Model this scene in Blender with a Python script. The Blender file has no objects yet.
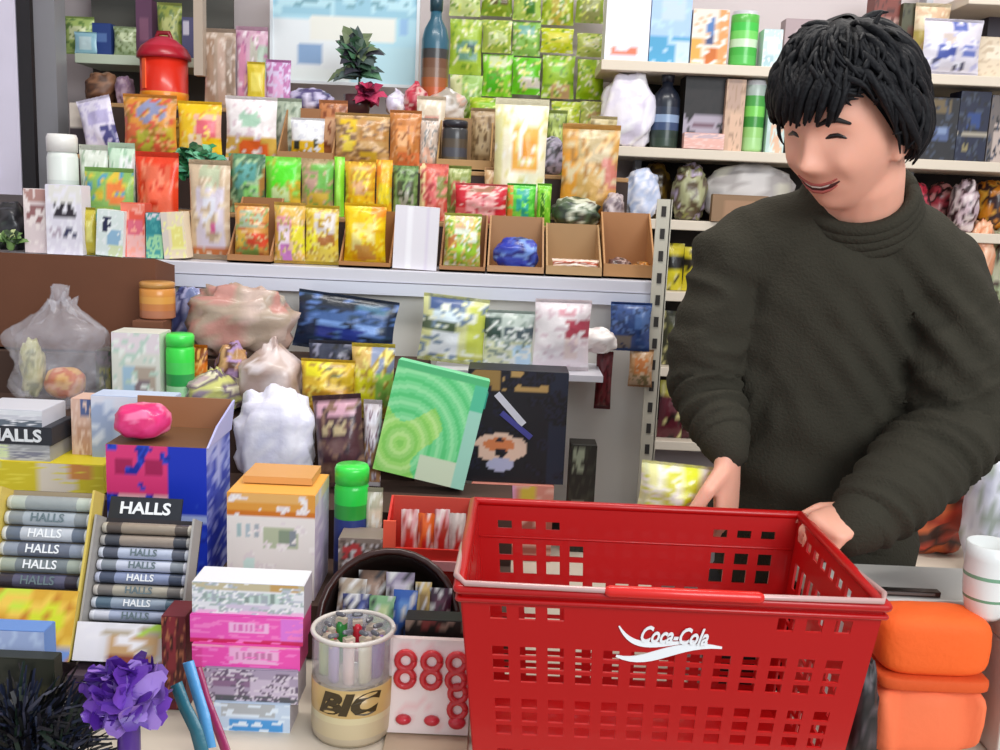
import bpy, math, random
from math import sin, cos, pi, tan, atan, sqrt, exp, radians
from mathutils import Vector, Matrix, noise

SC = bpy.context.scene
COL = SC.collection
random.seed(7)

# ------------------------------------------------------------------ camera
F = 1000.0
CAMZ = 1.42
PITCH = radians(10.0)
ROLL = radians(2.5)
CAM = Vector((0, 0, CAMZ))
FWD = Vector((0, cos(PITCH), -sin(PITCH)))
_u0 = Vector((0, sin(PITCH), cos(PITCH)))
_r0 = Vector((1, 0, 0))
RGT = _r0 * cos(ROLL) + _u0 * sin(ROLL)
UPV = _u0 * cos(ROLL) - _r0 * sin(ROLL)
cam = bpy.data.cameras.new('camera')
cam.sensor_width = 36.0
cam.lens = 36.0 * F / 1000.0
cam.clip_start = 0.05
camo = bpy.data.objects.new('camera', cam)
M3 = Matrix((RGT, UPV, -FWD)).transposed()
camo.matrix_world = Matrix.Translation(CAM) @ M3.to_4x4()
COL.objects.link(camo)
SC.camera = camo

def ray(px, py):
    return FWD + RGT * ((px - 500) / F) + UPV * ((375 - py) / F)
def PY(px, py, Y):
    """point of the pixel's line of sight at distance Y"""
    d = ray(px, py); return CAM + d * (Y / d.y)
def PZ(px, py, Z):
    d = ray(px, py); return CAM + d * ((Z - CAMZ) / d.z)
def depth(p):
    return (Vector(p) - CAM).dot(FWD)

# ------------------------------------------------------------------ colours / materials
def lin(c):
    return c / 12.92 if c <= 0.04045 else ((c + 0.055) / 1.055) ** 2.4
def hx(s):
    return tuple(lin(int(s[i:i + 2], 16) / 255.0) for i in (0, 2, 4)) + (1.0,)
_mats = {}
def mat(name, color=None, rough=0.5, metal=0.0, spec=0.5, attr=False, bump=0.0, bscale=80.0, mott=0.0, mscale=6.0,
        alpha=1.0, sss=0.0, emit=None, coat=0.0, trans=0.0):
    if name in _mats: return _mats[name]
    m = bpy.data.materials.new(name); m.use_nodes = True
    nt = m.node_tree; b = nt.nodes['Principled BSDF']
    b.inputs['Roughness'].default_value = rough
    b.inputs['Metallic'].default_value = metal
    b.inputs['Specular IOR Level'].default_value = spec
    b.inputs['Coat Weight'].default_value = coat
    b.inputs['Transmission Weight'].default_value = trans
    tc = nt.nodes.new('ShaderNodeTexCoord')
    src = None
    if attr:
        a = nt.nodes.new('ShaderNodeAttribute'); a.attribute_name = 'print'; src = a.outputs['Color']
    else:
        r = nt.nodes.new('ShaderNodeRGB'); r.outputs[0].default_value = hx(color); src = r.outputs[0]
    if mott > 0:
        n = nt.nodes.new('ShaderNodeTexNoise'); n.inputs['Scale'].default_value = mscale; n.inputs['Detail'].default_value = 4
        nt.links.new(tc.outputs['Object'], n.inputs['Vector'])
        mr = nt.nodes.new('ShaderNodeMapRange'); mr.inputs['To Min'].default_value = 1 - mott; mr.inputs['To Max'].default_value = 1 + mott
        nt.links.new(n.outputs['Fac'], mr.inputs['Value'])
        mx = nt.nodes.new('ShaderNodeVectorMath'); mx.operation = 'SCALE'
        nt.links.new(src, mx.inputs[0]); nt.links.new(mr.outputs[0], mx.inputs['Scale'])
        src = mx.outputs[0]
    nt.links.new(src, b.inputs['Base Color'])
    if bump > 0:
        n2 = nt.nodes.new('ShaderNodeTexNoise'); n2.inputs['Scale'].default_value = bscale; n2.inputs['Detail'].default_value = 3
        nt.links.new(tc.outputs['Object'], n2.inputs['Vector'])
        bp = nt.nodes.new('ShaderNodeBump'); bp.inputs['Strength'].default_value = bump; bp.inputs['Distance'].default_value = 0.004
        nt.links.new(n2.outputs['Fac'], bp.inputs['Height']); nt.links.new(bp.outputs[0], b.inputs['Normal'])
    if sss > 0:
        b.inputs['Subsurface Weight'].default_value = sss
        b.inputs['Subsurface Radius'].default_value = (0.012, 0.005, 0.003)
        b.inputs['Subsurface Scale'].default_value = 1.0
    if emit:
        b.inputs['Emission Color'].default_value = hx(emit[0]); b.inputs['Emission Strength'].default_value = emit[1]
    if alpha < 1:
        b.inputs['Alpha'].default_value = alpha
    _mats[name] = m
    return m

FOIL = mat('printed_foil', rough=0.34, attr=True, bump=0.35, bscale=60, coat=0.15)
CARD = mat('printed_card', rough=0.5, attr=True, bump=0.05, bscale=40)
PLAS = mat('printed_plastic', rough=0.3, attr=True, coat=0.2)
RAWC = mat('raw_cardboard', 'b08a5e', rough=0.85, mott=0.12, mscale=14, bump=0.1, bscale=60)
BROWN = mat('brown_cardboard', '6b412b', rough=0.85, mott=0.25, mscale=5, bump=0.1, bscale=40)
CLEAR = mat('clear_film', 'eeeef2', rough=0.12, spec=0.8, alpha=0.26, bump=0.9, bscale=30)
MILKY = mat('milky_film', 'f2f0f6', rough=0.3, alpha=0.85, bump=0.6, bscale=30, attr=False)
TINTF = mat('tinted_film', rough=0.22, attr=True, alpha=0.78, bump=0.7, bscale=26)

# ------------------------------------------------------------------ mesh builder
class MB:
    def __init__(s):
        s.v = []; s.f = []; s.c = []
    def add(s, vs, fs, col='ffffff'):
        o = len(s.v); s.v += [tuple(v) for v in vs]
        for i, f in enumerate(fs):
            s.f.append(tuple(a + o for a in f))
            s.c.append(col[i] if isinstance(col, list) else col)
    def box(s, c, d, col='ffffff', R=None):
        cx, cy, cz = c; x, y, z = d[0] / 2, d[1] / 2, d[2] / 2
        vs = [Vector((sx * x, sy * y, sz * z)) for sx in (-1, 1) for sy in (-1, 1) for sz in (-1, 1)]
        if R is not None: vs = [R @ v for v in vs]
        vs = [v + Vector(c) for v in vs]
        s.add(vs, [(0, 1, 3, 2), (4, 6, 7, 5), (0, 4, 5, 1), (2, 3, 7, 6), (0, 2, 6, 4), (1, 5, 7, 3)], col)
    def tube(s, pts, rad, n=10, col='ffffff', caps=True, ell=None, up=None):
        pts = [Vector(p) for p in pts]
        if not isinstance(rad, list): rad = [rad] * len(pts)
        rings = []; prev = up
        P = []; Rr = []
        for i, p in enumerate(pts):
            P.append(p); Rr.append(rad[i])
        if caps:                                      # rounded ends
            a = (P[0] - P[1]).normalized(); b = (P[-1] - P[-2]).normalized()
            r0, r1 = (Rr[0] if not isinstance(Rr[0], tuple) else min(Rr[0])), (Rr[-1] if not isinstance(Rr[-1], tuple) else min(Rr[-1]))
            def sc(r, k): return tuple(x * k for x in r) if isinstance(r, tuple) else r * k
            P = [P[0] + a * r0 * .95, P[0] + a * r0 * .7] + P + [P[-1] + b * r1 * .7, P[-1] + b * r1 * .95]
            Rr = [sc(Rr[0], .25), sc(Rr[0], .7)] + Rr + [sc(Rr[-1], .7), sc(Rr[-1], .25)]
        for i, p in enumerate(P):
            t = (P[min(i + 1, len(P) - 1)] - P[max(i - 1, 0)])
            t = t.normalized() if t.length > 1e-9 else Vector((0, 0, 1))
            if prev is None:
                prev = Vector((0, 0, 1)) if abs(t.z) < .9 else Vector((0, 1, 0))
            u = (prev - t * prev.dot(t))
            u = u.normalized() if u.length > 1e-6 else t.orthogonal().normalized()
            w = t.cross(u); prev = u
            r = Rr[i]; ra, rb = r if isinstance(r, tuple) else (r, r)
            rings.append([p + u * cos(2 * pi * k / n) * ra + w * sin(2 * pi * k / n) * rb for k in range(n)])
        vs = [v for r in rings for v in r]
        fs = [(i * n + k, i * n + (k + 1) % n, (i + 1) * n + (k + 1) % n, (i + 1) * n + k) for i in range(len(rings) - 1) for k in range(n)]
        fs += [tuple(range(n - 1, -1, -1)), tuple((len(rings) - 1) * n + k for k in range(n))]
        s.add(vs, fs, col)
    def lathe(s, prof, n=24, c=(0, 0, 0)):
        """prof: (r, z, colour of the band above)"""
        vs = []; fs = []; cs = []
        for r, z, *_ in prof:
            vs += [(c[0] + r * cos(2 * pi * k / n), c[1] + r * sin(2 * pi * k / n), c[2] + z) for k in range(n)]
        for i in range(len(prof) - 1):
            for k in range(n):
                fs.append((i * n + k, i * n + (k + 1) % n, (i + 1) * n + (k + 1) % n, (i + 1) * n + k))
                cc = prof[i][2]; cs.append(cc(k / n) if callable(cc) else cc)
        fs.append(tuple(range(n - 1, -1, -1))); cs.append(prof[0][2] if not callable(prof[0][2]) else 'ffffff')
        m = (len(prof) - 1) * n
        fs.append(tuple(m + k for k in range(n))); cs.append(prof[-1][2] if not callable(prof[-1][2]) else 'ffffff')
        s.add(vs, fs, cs)
    def ell(s, c, r, col='ffffff', nu=14, nv=9, R=None):
        vs = [(0, 0, -1)]
        for j in range(1, nv):
            t = -pi / 2 + pi * j / nv
            vs += [(cos(t) * cos(2 * pi * i / nu), cos(t) * sin(2 * pi * i / nu), sin(t)) for i in range(nu)]
        vs.append((0, 0, 1))
        fs = [(0, 1 + (i + 1) % nu, 1 + i) for i in range(nu)]
        for j in range(nv - 2):
            a = 1 + j * nu; b = a + nu
            fs += [(a + i, a + (i + 1) % nu, b + (i + 1) % nu, b + i) for i in range(nu)]
        t = len(vs) - 1; a = 1 + (nv - 2) * nu
        fs += [(a + i, a + (i + 1) % nu, t) for i in range(nu)]
        out = []
        for v in vs:
            q = Vector((v[0] * r[0], v[1] * r[1], v[2] * r[2]))
            if R is not None: q = R @ q
            out.append(q + Vector(c))
        s.add(out, fs, col)
    def build(s, name, m, parent=None, smooth=False):
        me = bpy.data.meshes.new(name)
        me.from_pydata(s.v, [], s.f); me.update()
        ca = me.color_attributes.new('print', 'FLOAT_COLOR', 'CORNER')
        buf = []
        cache = {}
        for p, c in zip(me.polygons, s.c):
            if isinstance(c, tuple):
                for q in c:
                    if q not in cache: cache[q] = hx(q)
                    buf += cache[q]
                continue
            if c not in cache: cache[c] = hx(c)
            buf += list(cache[c]) * p.loop_total
        ca.data.foreach_set('color', buf)
        if smooth: me.polygons.foreach_set('use_smooth', [True] * len(me.polygons))
        me.materials.append(m)
        o = bpy.data.objects.new(name, me); COL.objects.link(o)
        if parent is not None: o.parent = parent
        return o

def tag(o, label, cat, group=None):
    o['label'] = label; o['category'] = cat
    if group: o['group'] = group
    return o
def empty(name, loc, label=None, cat=None, group=None, rz=0.0):
    o = bpy.data.objects.new(name, None); COL.objects.link(o); o.location = loc; o.rotation_euler = (0, 0, rz); o.empty_display_size = .05
    if label: tag(o, label, cat, group)
    return o
def struct(o):
    o['kind'] = 'structure'; return o
def bev(o, w=.0015, seg=2):
    b = o.modifiers.new('bevel', 'BEVEL'); b.width = w; b.segments = seg; b.limit_method = 'ANGLE'; return o

def textobj(name, s, size, m, parent, loc, rot=(pi / 2, 0, 0), shear=0.0, ext=.0006, sx=1.0, bold=0.0):
    cu = bpy.data.curves.new(name, 'FONT'); cu.body = s; cu.size = size; cu.shear = shear; cu.extrude = ext; cu.offset = bold
    cu.align_x = 'CENTER'; cu.align_y = 'CENTER'; cu.resolution_u = 3
    t = bpy.data.objects.new(name + '_tmp', cu); COL.objects.link(t)
    dg = bpy.context.evaluated_depsgraph_get()
    me = bpy.data.meshes.new_from_object(t.evaluated_get(dg))
    bpy.data.objects.remove(t, do_unlink=True)
    me.materials.clear(); me.materials.append(m); me.name = name
    o = bpy.data.objects.new(name, me); COL.objects.link(o); o.parent = parent
    o.location = loc; o.rotation_euler = rot; o.scale = (sx, 1, 1)
    return o

# ------------------------------------------------------------------ printed artwork
def A(base, rects=(), specks=(), p=.25, seed=0):
    """printed design: base colour, blocks (u0, v0, u1, v1, hex) with v from the top, and scattered small print"""
    def f(u, v):
        c = base
        for r in rects:
            if len(r) == 6:                         # round emblem
                if ((u - (r[0] + r[2]) / 2) / ((r[2] - r[0]) / 2)) ** 2 + ((v - (r[1] + r[3]) / 2) / ((r[3] - r[1]) / 2)) ** 2 <= 1: c = r[4]
            elif r[0] <= u <= r[2] and r[1] <= v <= r[3]: c = r[4]
        if specks:
            q = noise.noise(Vector((u * 7 + seed * 1.37, v * 11, seed * .71 + .3)))
            if q > .42 - 1.15 * p: c = specks[int(abs(noise.noise(Vector((u * 4 + 9, v * 6 + seed, 2.2)))) * 61) % len(specks)]
        return c
    f.base = base
    return f

def pouch(w, h, d, art, nu=16, nv=20, seed=0, wr=.16):
    m = MB(); c = .06
    def pt(i, j, sgn):
        u, v = i / nu, j / nv
        vv = min(max((v - c) / (1 - 2 * c), 0), 1)
        b = (max(4 * u * (1 - u), 0) ** .5) * (max(sin(pi * vv), 0) ** .55)
        y = sgn * d / 2 * b
        x = (u - .5) * w * (1 - .05 * sin(pi * vv))
        z = v * h
        if 0 < vv < 1: y += sgn * b * wr * d * noise.noise(Vector((u * 4 + seed, v * 5, sgn * 3 + seed * 1.7)))
        else: y += (.0012 if i % 2 else -.0012)
        return (x, y, z)
    for sgn in (-1, 1):
        vs = [pt(i, j, sgn) for j in range(nv + 1) for i in range(nu + 1)]
        fs = []; cs = []
        for j in range(nv):
            for i in range(nu):
                q = (j * (nu + 1) + i, j * (nu + 1) + i + 1, (j + 1) * (nu + 1) + i + 1, (j + 1) * (nu + 1) + i)
                fs.append(q if sgn < 0 else q[::-1])
                if sgn < 0:
                    k = [art(min(max(a / nu, .001), .999), min(max(1 - b / nv, .001), .999)) for a, b in ((i, j), (i + 1, j), (i + 1, j + 1), (i, j + 1))]; cs.append(tuple(k))
                else: cs.append(art.base)
        m.add(vs, fs, cs)
    return m

def carton(w, h, d, art, side=None, top=None, nu=16, nv=18, lid=True, sideart=None):
    side = side or art.base; top = top or side
    m = MB(); x = w / 2; y = d / 2
    def face(fn, a, b, nu, nv, flip=False):
        vs = [fn(i / nu, j / nv) for j in range(nv + 1) for i in range(nu + 1)]
        fs = []; cs = []
        for j in range(nv):
            for i in range(nu):
                q = (j * (nu + 1) + i, j * (nu + 1) + i + 1, (j + 1) * (nu + 1) + i + 1, (j + 1) * (nu + 1) + i)
                fs.append(q if not flip else q[::-1])
                if callable(a):
                    k = tuple(a(min(max(e / nu, .001), .999), min(max(1 - f / nv, .001), .999)) for e, f in ((i, j), (i + 1, j), (i + 1, j + 1), (i, j + 1)))
                    cs.append(k if not flip else k[::-1])
                else: cs.append(a)
        m.add(vs, fs, cs)
    face(lambda u, v: ((u - .5) * w, -y, v * h), art, 0, nu, nv)
    face(lambda u, v: ((u - .5) * w, y, v * h), side, 0, 1, 1, True)
    face(lambda u, v: (x, (u - .5) * d, v * h), sideart or side, 0, 6 if sideart else 1, nv if sideart else 1)
    face(lambda u, v: (-x, (u - .5) * d, v * h), sideart or side, 0, 6 if sideart else 1, nv if sideart else 1, True)
    face(lambda u, v: ((u - .5) * w, (v - .5) * d, h), top, 0, 1, 1)
    face(lambda u, v: ((u - .5) * w, (v - .5) * d, 0), side, 0, 1, 1, True)
    if lid:                                         # tuck flap folded over the front edge and glue seam on the back
        m.box((0, -y * .02, h + .0006), (w * .985, d * .97, .0012), top)
        m.box((0, y + .0005, h * .5), (w * .14, .001, h * .96), side)
    return m

def opencarton(w, h, d, front=.3, col='b08a5e', inner=None, t=.0035, back=1.0):
    m = MB(); inner = inner or col
    m.box((0, 0, t / 2), (w, d, t), col)
    m.box((0, -d / 2 + t / 2, h * front / 2), (w, t, h * front), col)
    m.box((0, d / 2 - t / 2, h * back / 2), (w, t, h * back), inner)
    for sx in (-1, 1):                              # sloping side walls
        x = sx * (w / 2 - t / 2)
        pr = [(-d / 2 + t, 0), (d / 2 - t, 0), (d / 2 - t, h * back), (-d / 2 + t, h * front)]
        vs = [(x - t / 2, y, z) for y, z in pr] + [(x + t / 2, y, z) for y, z in pr]
        m.add(vs, [(3, 2, 1, 0), (4, 5, 6, 7), (0, 1, 5, 4), (1, 2, 6, 5), (2, 3, 7, 6), (3, 0, 4, 7)], col)
    return m

def crumple(w, h, d, pal, seed=0, knot=True, sub=(32, 24), amp=.22, freq=2.2):
    m = MB(); nu, nv = sub
    vs = []; 
    for j in range(nv + 1):
        t = -pi / 2 + pi * j / nv
        for i in range(nu):
            a = 2 * pi * i / nu
            n = Vector((cos(t) * cos(a), cos(t) * sin(a), sin(t)))
            k = 1 + amp * noise.noise(n * freq + Vector((seed * 3.1, 0, 0))) + amp * .5 * abs(noise.noise(n * freq * 2.7 + Vector((0, seed, 0))))
            ex = .82
            q = Vector([math.copysign(abs(c) ** ex, c) for c in n]) * k
            z = q.z
            if knot and z > .45:
                s = max(.16, 1 - (z - .45) * 1.5)
                if z > .85: s += (z - .85) * 1.3
                q.x *= s; q.y *= s
            vs.append((q.x * w / 2, q.y * d / 2, (min(max(q.z, -.92), 1.25) + .92) * h / 2.1))
    fs = []; cs = []
    for j in range(nv):
        for i in range(nu):
            fs.append((j * nu + i, j * nu + (i + 1) % nu, (j + 1) * nu + (i + 1) % nu, (j + 1) * nu + i))
            k = []
            for a_ in fs[-1]:
                x = noise.noise(Vector(vs[a_]) * (2.5 / max(w, .01)) + Vector((seed * 5, 1, 2)))
                k.append(pal[int((x * .9 + .5) * len(pal)) % len(pal)] if isinstance(pal, (list, tuple)) else pal)
            cs.append(tuple(k))
    m.add(vs, fs, cs)
    return m

# ------------------------------------------------------------------ placing goods where they stand
def spot(x0, x1, yt, Y, Z=None, yb=None):
    xc = (x0 + x1) / 2
    top = PY(xc, yt, Y)
    if Z is None: Z = PY(xc, yb, Y).z
    h = top.z - Z
    mid = Vector((0, Y, (top.z + Z) / 2))
    # pixel row of the middle
    zc = depth(PY(xc, yt, Y)); 
    ym = yt + (h / 2) / (zc / F)
    c = PY(xc, ym, Y)
    w = (x1 - x0) / F * depth(c)
    return Vector((c.x, Y, Z + (.0012 if yb is None else 0))), w, h

NPLACED = [0]
def put(o, loc, d, rz=0.0, lean=0.0, turn=0.0):
    hw = max(abs(v.co.x) for v in o.data.vertices)
    o.location = (loc.x, loc.y + d / 2, loc.z + hw * abs(sin(turn)) + d / 2 * abs(sin(lean)))
    o.rotation_euler = (-lean, turn, rz)
    return o

def POUCH(label, x0, x1, yt, Y, Z, art, d=.03, name='snack_packet', cat='packet', group=None, yb=None, rz=0, lean=0, turn=0, m=None, nu=16, nv=20, seal=None):
    loc, w, h = spot(x0, x1, yt, Y, Z, yb)
    NPLACED[0] += 1; w *= 1.04
    o = pouch(w, h, d, art, nu, nv, seed=NPLACED[0]).build(name, m or FOIL, smooth=True)
    if not rz: rz = .16 * noise.noise(Vector((NPLACED[0] * 1.7, .3, .2)))
    put(o, loc, d, rz, lean, turn)
    tag(o, label, cat, group)
    if seal:                                        # crimped end strips of another colour
        for zz in (.0, 1.0):
            s = MB()
            n = 10; hh = h * .055
            for i in range(n):
                x = (-.5 + (i + .5) / n) * w
                s.box((x, 0, h - hh / 2 if zz else hh / 2), (w / n * .8, .0045, hh), seal)
            s.build('seal', FOIL, o)
    return o
def CARTON(label, x0, x1, yt, Y, Z, art, d=.04, name='carton', cat='box', group=None, yb=None, rz=0, lean=0, turn=0, side=None, top=None, nu=16, nv=18, sideart=None, m=None):
    loc, w, h = spot(x0, x1, yt, Y, Z, yb)
    o = carton(w, h, d, art, side, top, nu, nv, sideart=sideart).build(name, m or CARD)
    bev(o, .001, 1)
    put(o, loc, d, rz, lean, turn)
    return tag(o, label, cat, group)
def OPENBOX(label, x0, x1, yt, Y, Z, d=.08, front=.3, col='b08a5e', inner=None, name='open_carton', cat='box', group=None, yb=None, rz=0, m=None, back=1.0):
    loc, w, h = spot(x0, x1, yt, Y, Z, yb)
    o = opencarton(w, h, d, front, col, inner, back=back).build(name, m or CARD)
    put(o, loc, d, rz)
    return tag(o, label, cat, group)
def CRUMPLE(label, x0, x1, yt, Y, Z, pal, d=.1, name='plastic_bag', cat='bag', group=None, yb=None, m=None, seed=0, knot=True, rz=0, amp=.22, freq=2.2):
    loc, w, h = spot(x0, x1, yt, Y, Z, yb)
    o = crumple(w * .95, h, d, pal, seed, knot, amp=amp, freq=freq).build(name, m or TINTF, smooth=True)
    put(o, loc, d, rz)
    return tag(o, label, cat, group)
def CAN(label, x0, x1, yt, Y, Z, bands, name='can', cat='can', group=None, yb=None, cap=None, shape='can', capname='cap', m=None):
    loc, w, h = spot(x0, x1, yt, Y, Z, yb)
    r = w / 2; root = empty(name, (loc.x, loc.y + r, loc.z), label, cat, group)
    b = MB(); n = len(bands)
    if shape == 'can':
        pr = [(r * .9, 0, bands[-1]), (r, h * .03, bands[-1])]
        for i in range(n): pr.append((r, h * (.05 + .88 * i / n), bands[n - 1 - i]))
        pr += [(r, h * .93, 'c8c8cc'), (r * .9, h * .97, 'c8c8cc'), (r * .88, h, 'b0b0b4')]
    elif shape == 'bottle':
        pr = [(r * .92, 0, bands[-1]), (r, h * .02, bands[-1])]
        for i in range(n): pr.append((r, h * (.03 + .62 * i / n), bands[n - 1 - i]))
        pr += [(r, h * .65, bands[0]), (r * .8, h * .74, bands[0]), (r * .42, h * .82, bands[0]), (r * .4, h * .9, bands[0])]
    else:                                           # jar
        pr = [(r * .9, 0, bands[-1]), (r, h * .03, bands[-1])]
        for i in range(n): pr.append((r, h * (.05 + .75 * i / n), bands[n - 1 - i]))
        pr += [(r, h * .8, bands[0]), (r * .88, h * .86, bands[0])]
    b.lathe(pr, 20); b.build('body', m or PLAS, root, True)
    if cap:
        c = MB()
        if shape == 'can': c.lathe([(r * .3, h, cap), (r * .3, h * 1.006, cap), (r * .1, h * 1.012, cap)], 12)
        elif shape == 'bottle': c.lathe([(r * .46, h * .88, cap), (r * .48, h * .98, cap), (r * .4, h, cap)], 16)
        else: c.lathe([(r * .98, h * .85, cap), (r * 1.0, h * .97, cap), (r * .9, h, cap)], 20)
        c.build('tab' if shape == 'can' else ('lid' if shape == 'jar' else 'cap'), PLAS, root, True)
    return root
# ------------------------------------------------------------------ room shell
WALLM = mat('painted_wall', 'cfc5c6', rough=0.8, mott=0.08, mscale=3)
FLOORM = mat('floor_concrete', '8d857d', rough=0.7, mott=0.15, mscale=5)
CEILM = mat('ceiling_paint', 'e6e4e0', rough=0.9, mott=0.04)
def slab(name, c, d, m):
    b = MB(); b.box(c, d); return struct(b.build(name, m))
slab('floor', (0.2, 1.0, -0.03), (4.4, 5.0, .06), FLOORM)
slab('wall_back', (0.2, 2.95, 1.4), (4.4, .1, 2.8), WALLM)
slab('wall_left', (-1.75, 1.6, 1.4), (.1, 2.7, 2.8), WALLM)
slab('wall_right', (2.25, 1.6, 1.4), (.1, 2.7, 2.8), WALLM)
slab('ceiling', (0.2, 1.9, 2.83), (4.4, 2.1, .06), CEILM)

# white door leaf with its black rubber edge, far left
p0 = PY(21, 195, 2.3); 
b = MB(); b.box((p0.x - .3, 2.32, p0.z + .6), (.6, .03, 1.2)); b.box((p0.x - .3, 2.305, p0.z + .05), (.5, .012, .03))
dm = mat('door_white', 'd5d0e2', rough=0.35, mott=0.12, mscale=7)
door = struct(b.build('door_1', dm))
b = MB(); b.box((p0.x + .017, 2.315, 1.55), (.030, .016, 1.5)); struct(b.build('trim_1', mat('black_rubber', '17151a', rough=0.6)))

# ------------------------------------------------------------------ stepped display case
ZT = [1.27, 1.365, 1.478, 1.606]; XRS = [.32, .295, .272, .235]; YT = [2.0, 2.16, 2.31, 2.47, 2.78]
XL, XR = -1.02, .32; XU = .306
WB = mat('white_laminate', 'd6d5de', rough=0.3, mott=0.05, mscale=9, coat=.2)
PANM = mat('white_panel', 'e6e4de', rough=0.4, mott=0.05, mscale=4)
STEEL = mat('grey_steel', 'a9a9ae', rough=0.4, metal=0.3, mott=0.05)
DARKM = mat('dark_riser', '3a2c28', rough=0.8, mott=0.2)
case = empty('display_case', (0, 2.3, .0))
tag(case, 'long stepped display case with white front panel, carrying tiers of snack packets', 'display case')
def part(name, m, fn, parent):
    b = MB(); fn(b); o = b.build(name, m, parent); o.matrix_parent_inverse = Matrix.Translation(-Vector(parent.location)); return o
for i in range(4):
    def fn(b, i=i):
        z = ZT[i]; y0, y1 = YT[i], YT[i + 1]
        t_ = .025 if i == 0 else .010; b.box(((XL + XRS[i]) / 2, (y0 + y1) / 2, z - t_ / 2), (XRS[i] - XL, y1 - y0 - .001, t_))
    o = part('tier', WB if i == 0 else RAWC, fn, case); bev(o, .002)
    if i:
        def fn(b, i=i): b.box(((XL + XRS[i]) / 2, YT[i] + .006, (ZT[i] + ZT[i - 1]) / 2 - .004), (XRS[i] - XL, .008, ZT[i] - ZT[i - 1] - .013))
        part('riser', DARKM, fn, case)
part('front_panel', PANM, lambda b: b.box(((XL + XR) / 2, 2.03, .78 + (1.2445 - .78) / 2), (XR - XL, .02, 1.2445 - .78)), case)
part('glass_strip', mat('glass_strip', 'd9dcea', rough=.1, coat=.4), lambda b: b.box(((XL + XR) / 2, 2.0, 1.232), (XR - XL, .008, .024)), case)
part('base', DARKM, lambda b: b.box(((XL + XR) / 2, 2.4, .385), (XR - XL, .74, .768)), case)
part('side_panel', WB, lambda b: b.box((XR - .008, 2.4, 1.0), (.016, .7, .46)), case)
SLOTM = mat('dark_slot', '33302e', rough=.8)
def fn(b):
    b.box((XU, 1.985, 1.105), (.028, .004, .655)); b.box((XU + .014, 1.998, 1.105), (.004, .03, .655))
up = part('upright', mat('cream_steel', 'c9c4b4', rough=.45), fn, case)
def fn(b):
    pass
for k in range(15): part('slot', SLOTM, lambda b: b.box((XU, 1.9826, .80 + k * .0435), (.009, .002, .020)), up)
part('ledge', WB, lambda b: b.box((.035, 1.935, 1.092), (.32, .15, .012)), case)

# ------------------------------------------------------------------ counter and stepped riser on it
CTM = mat('counter_cream', 'd8ccba', rough=0.45, mott=0.08, mscale=6)
cnt = empty('counter', (0, 1.5, 0)); tag(cnt, 'long cream counter carrying the sweets and the red basket', 'counter')
def fn(b):
    b.box((-.43, 1.396, .755), (1.42, 1.06, .03)); b.box((.62, 1.075, .755), (.68, .42, .03))
bev(part('worktop', CTM, fn, cnt), .003)
part('front_board', CTM, lambda b: b.box((-.09, .90, .37), (2.1, .02, .74)), cnt)
part('side_board', CTM, lambda b: b.box((.265, 1.60, .37), (.02, .62, .74)), cnt)
part('back_board', CTM, lambda b: b.box((.66, 1.26, .37), (.6, .02, .74)), cnt)
part('edge_strip', mat('edge_brown', '8d7a66', rough=.5), lambda b: b.box((-.09, .862, .755), (2.1, .006, .03)), cnt)
rs = empty('stepped_riser', (-.5, 1.65, .77)); tag(rs, 'stepped riser coloured dark for shaded gaps, on the counter under the sweets', 'riser')
STEP = [(.85, 1.315, 1.50), (.93, 1.50, 1.68), (1.02, 1.68, 1.84), (1.10, 1.84, 1.985)]
RISM = mat('riser_gap_dark', '4a342a', rough=.8, mott=.25, mscale=8)  # dark brown chosen so gaps between the goods read as shade
for z, y0, y1 in STEP:
    xr = .03 if z < 1.0 else -.14
    part('step', RISM, lambda b: b.box(((-1.1 + xr) / 2, (y0 + y1) / 2, (z + .771) / 2), (xr + 1.1, y1 - y0, z - .771)), rs)

# ------------------------------------------------------------------ shelving behind the shopkeeper
rack = empty('wall_shelving', (1.1, 2.7, 0)); tag(rack, 'cream wall shelving behind the shopkeeper, loaded with goods', 'shelf')
SHM = mat('cream_shelf', 'd9cdbb', rough=.45, mott=.05)
BZ = [1.97, 1.775, 1.565, 1.385, 1.2, 1.0, .8]
for z in BZ:
    x0 = 1.12 if z > 1.9 else (.22 if z > 1.7 else (.245 if z > 1.5 else (.30 if z > 1.3 else .345)))
    bev(part('board', SHM, lambda b: b.box(((x0 + 1.9) / 2, 2.745, z - .0125), (1.9 - x0, .27, .025)), rack), .002)
part('back_panel', mat('shelf_back', '2a2422', rough=.8, mott=.3), lambda b: b.box((1.13, 2.889, 1.27), (1.54, .012, .99)), rack)
for x in (.355, 1.105, 1.89):
    part('upright', STEEL, lambda b: b.box((x, 2.84, .9 if x < 1 else 1.05), (.018, .05, 1.74 if x < 1 else 2.1)), rack)
# low cabinet at the shopkeeper's side
lc = empty('low_cabinet', (1.0, 2.0, 0)); tag(lc, 'low dark cabinet behind the shopkeeper carrying the red bundle', 'cabinet')
part('body', DARKM, lambda b: b.box((.95, 2.0, .36), (.6, .4, .72)), lc)
part('top', SHM, lambda b: b.box((.95, 2.0, .73), (.62, .42, .02)), lc)
part('door', DARKM, lambda b: b.box((.95, 1.795, .36), (.5, .012, .6)), lc)

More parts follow.
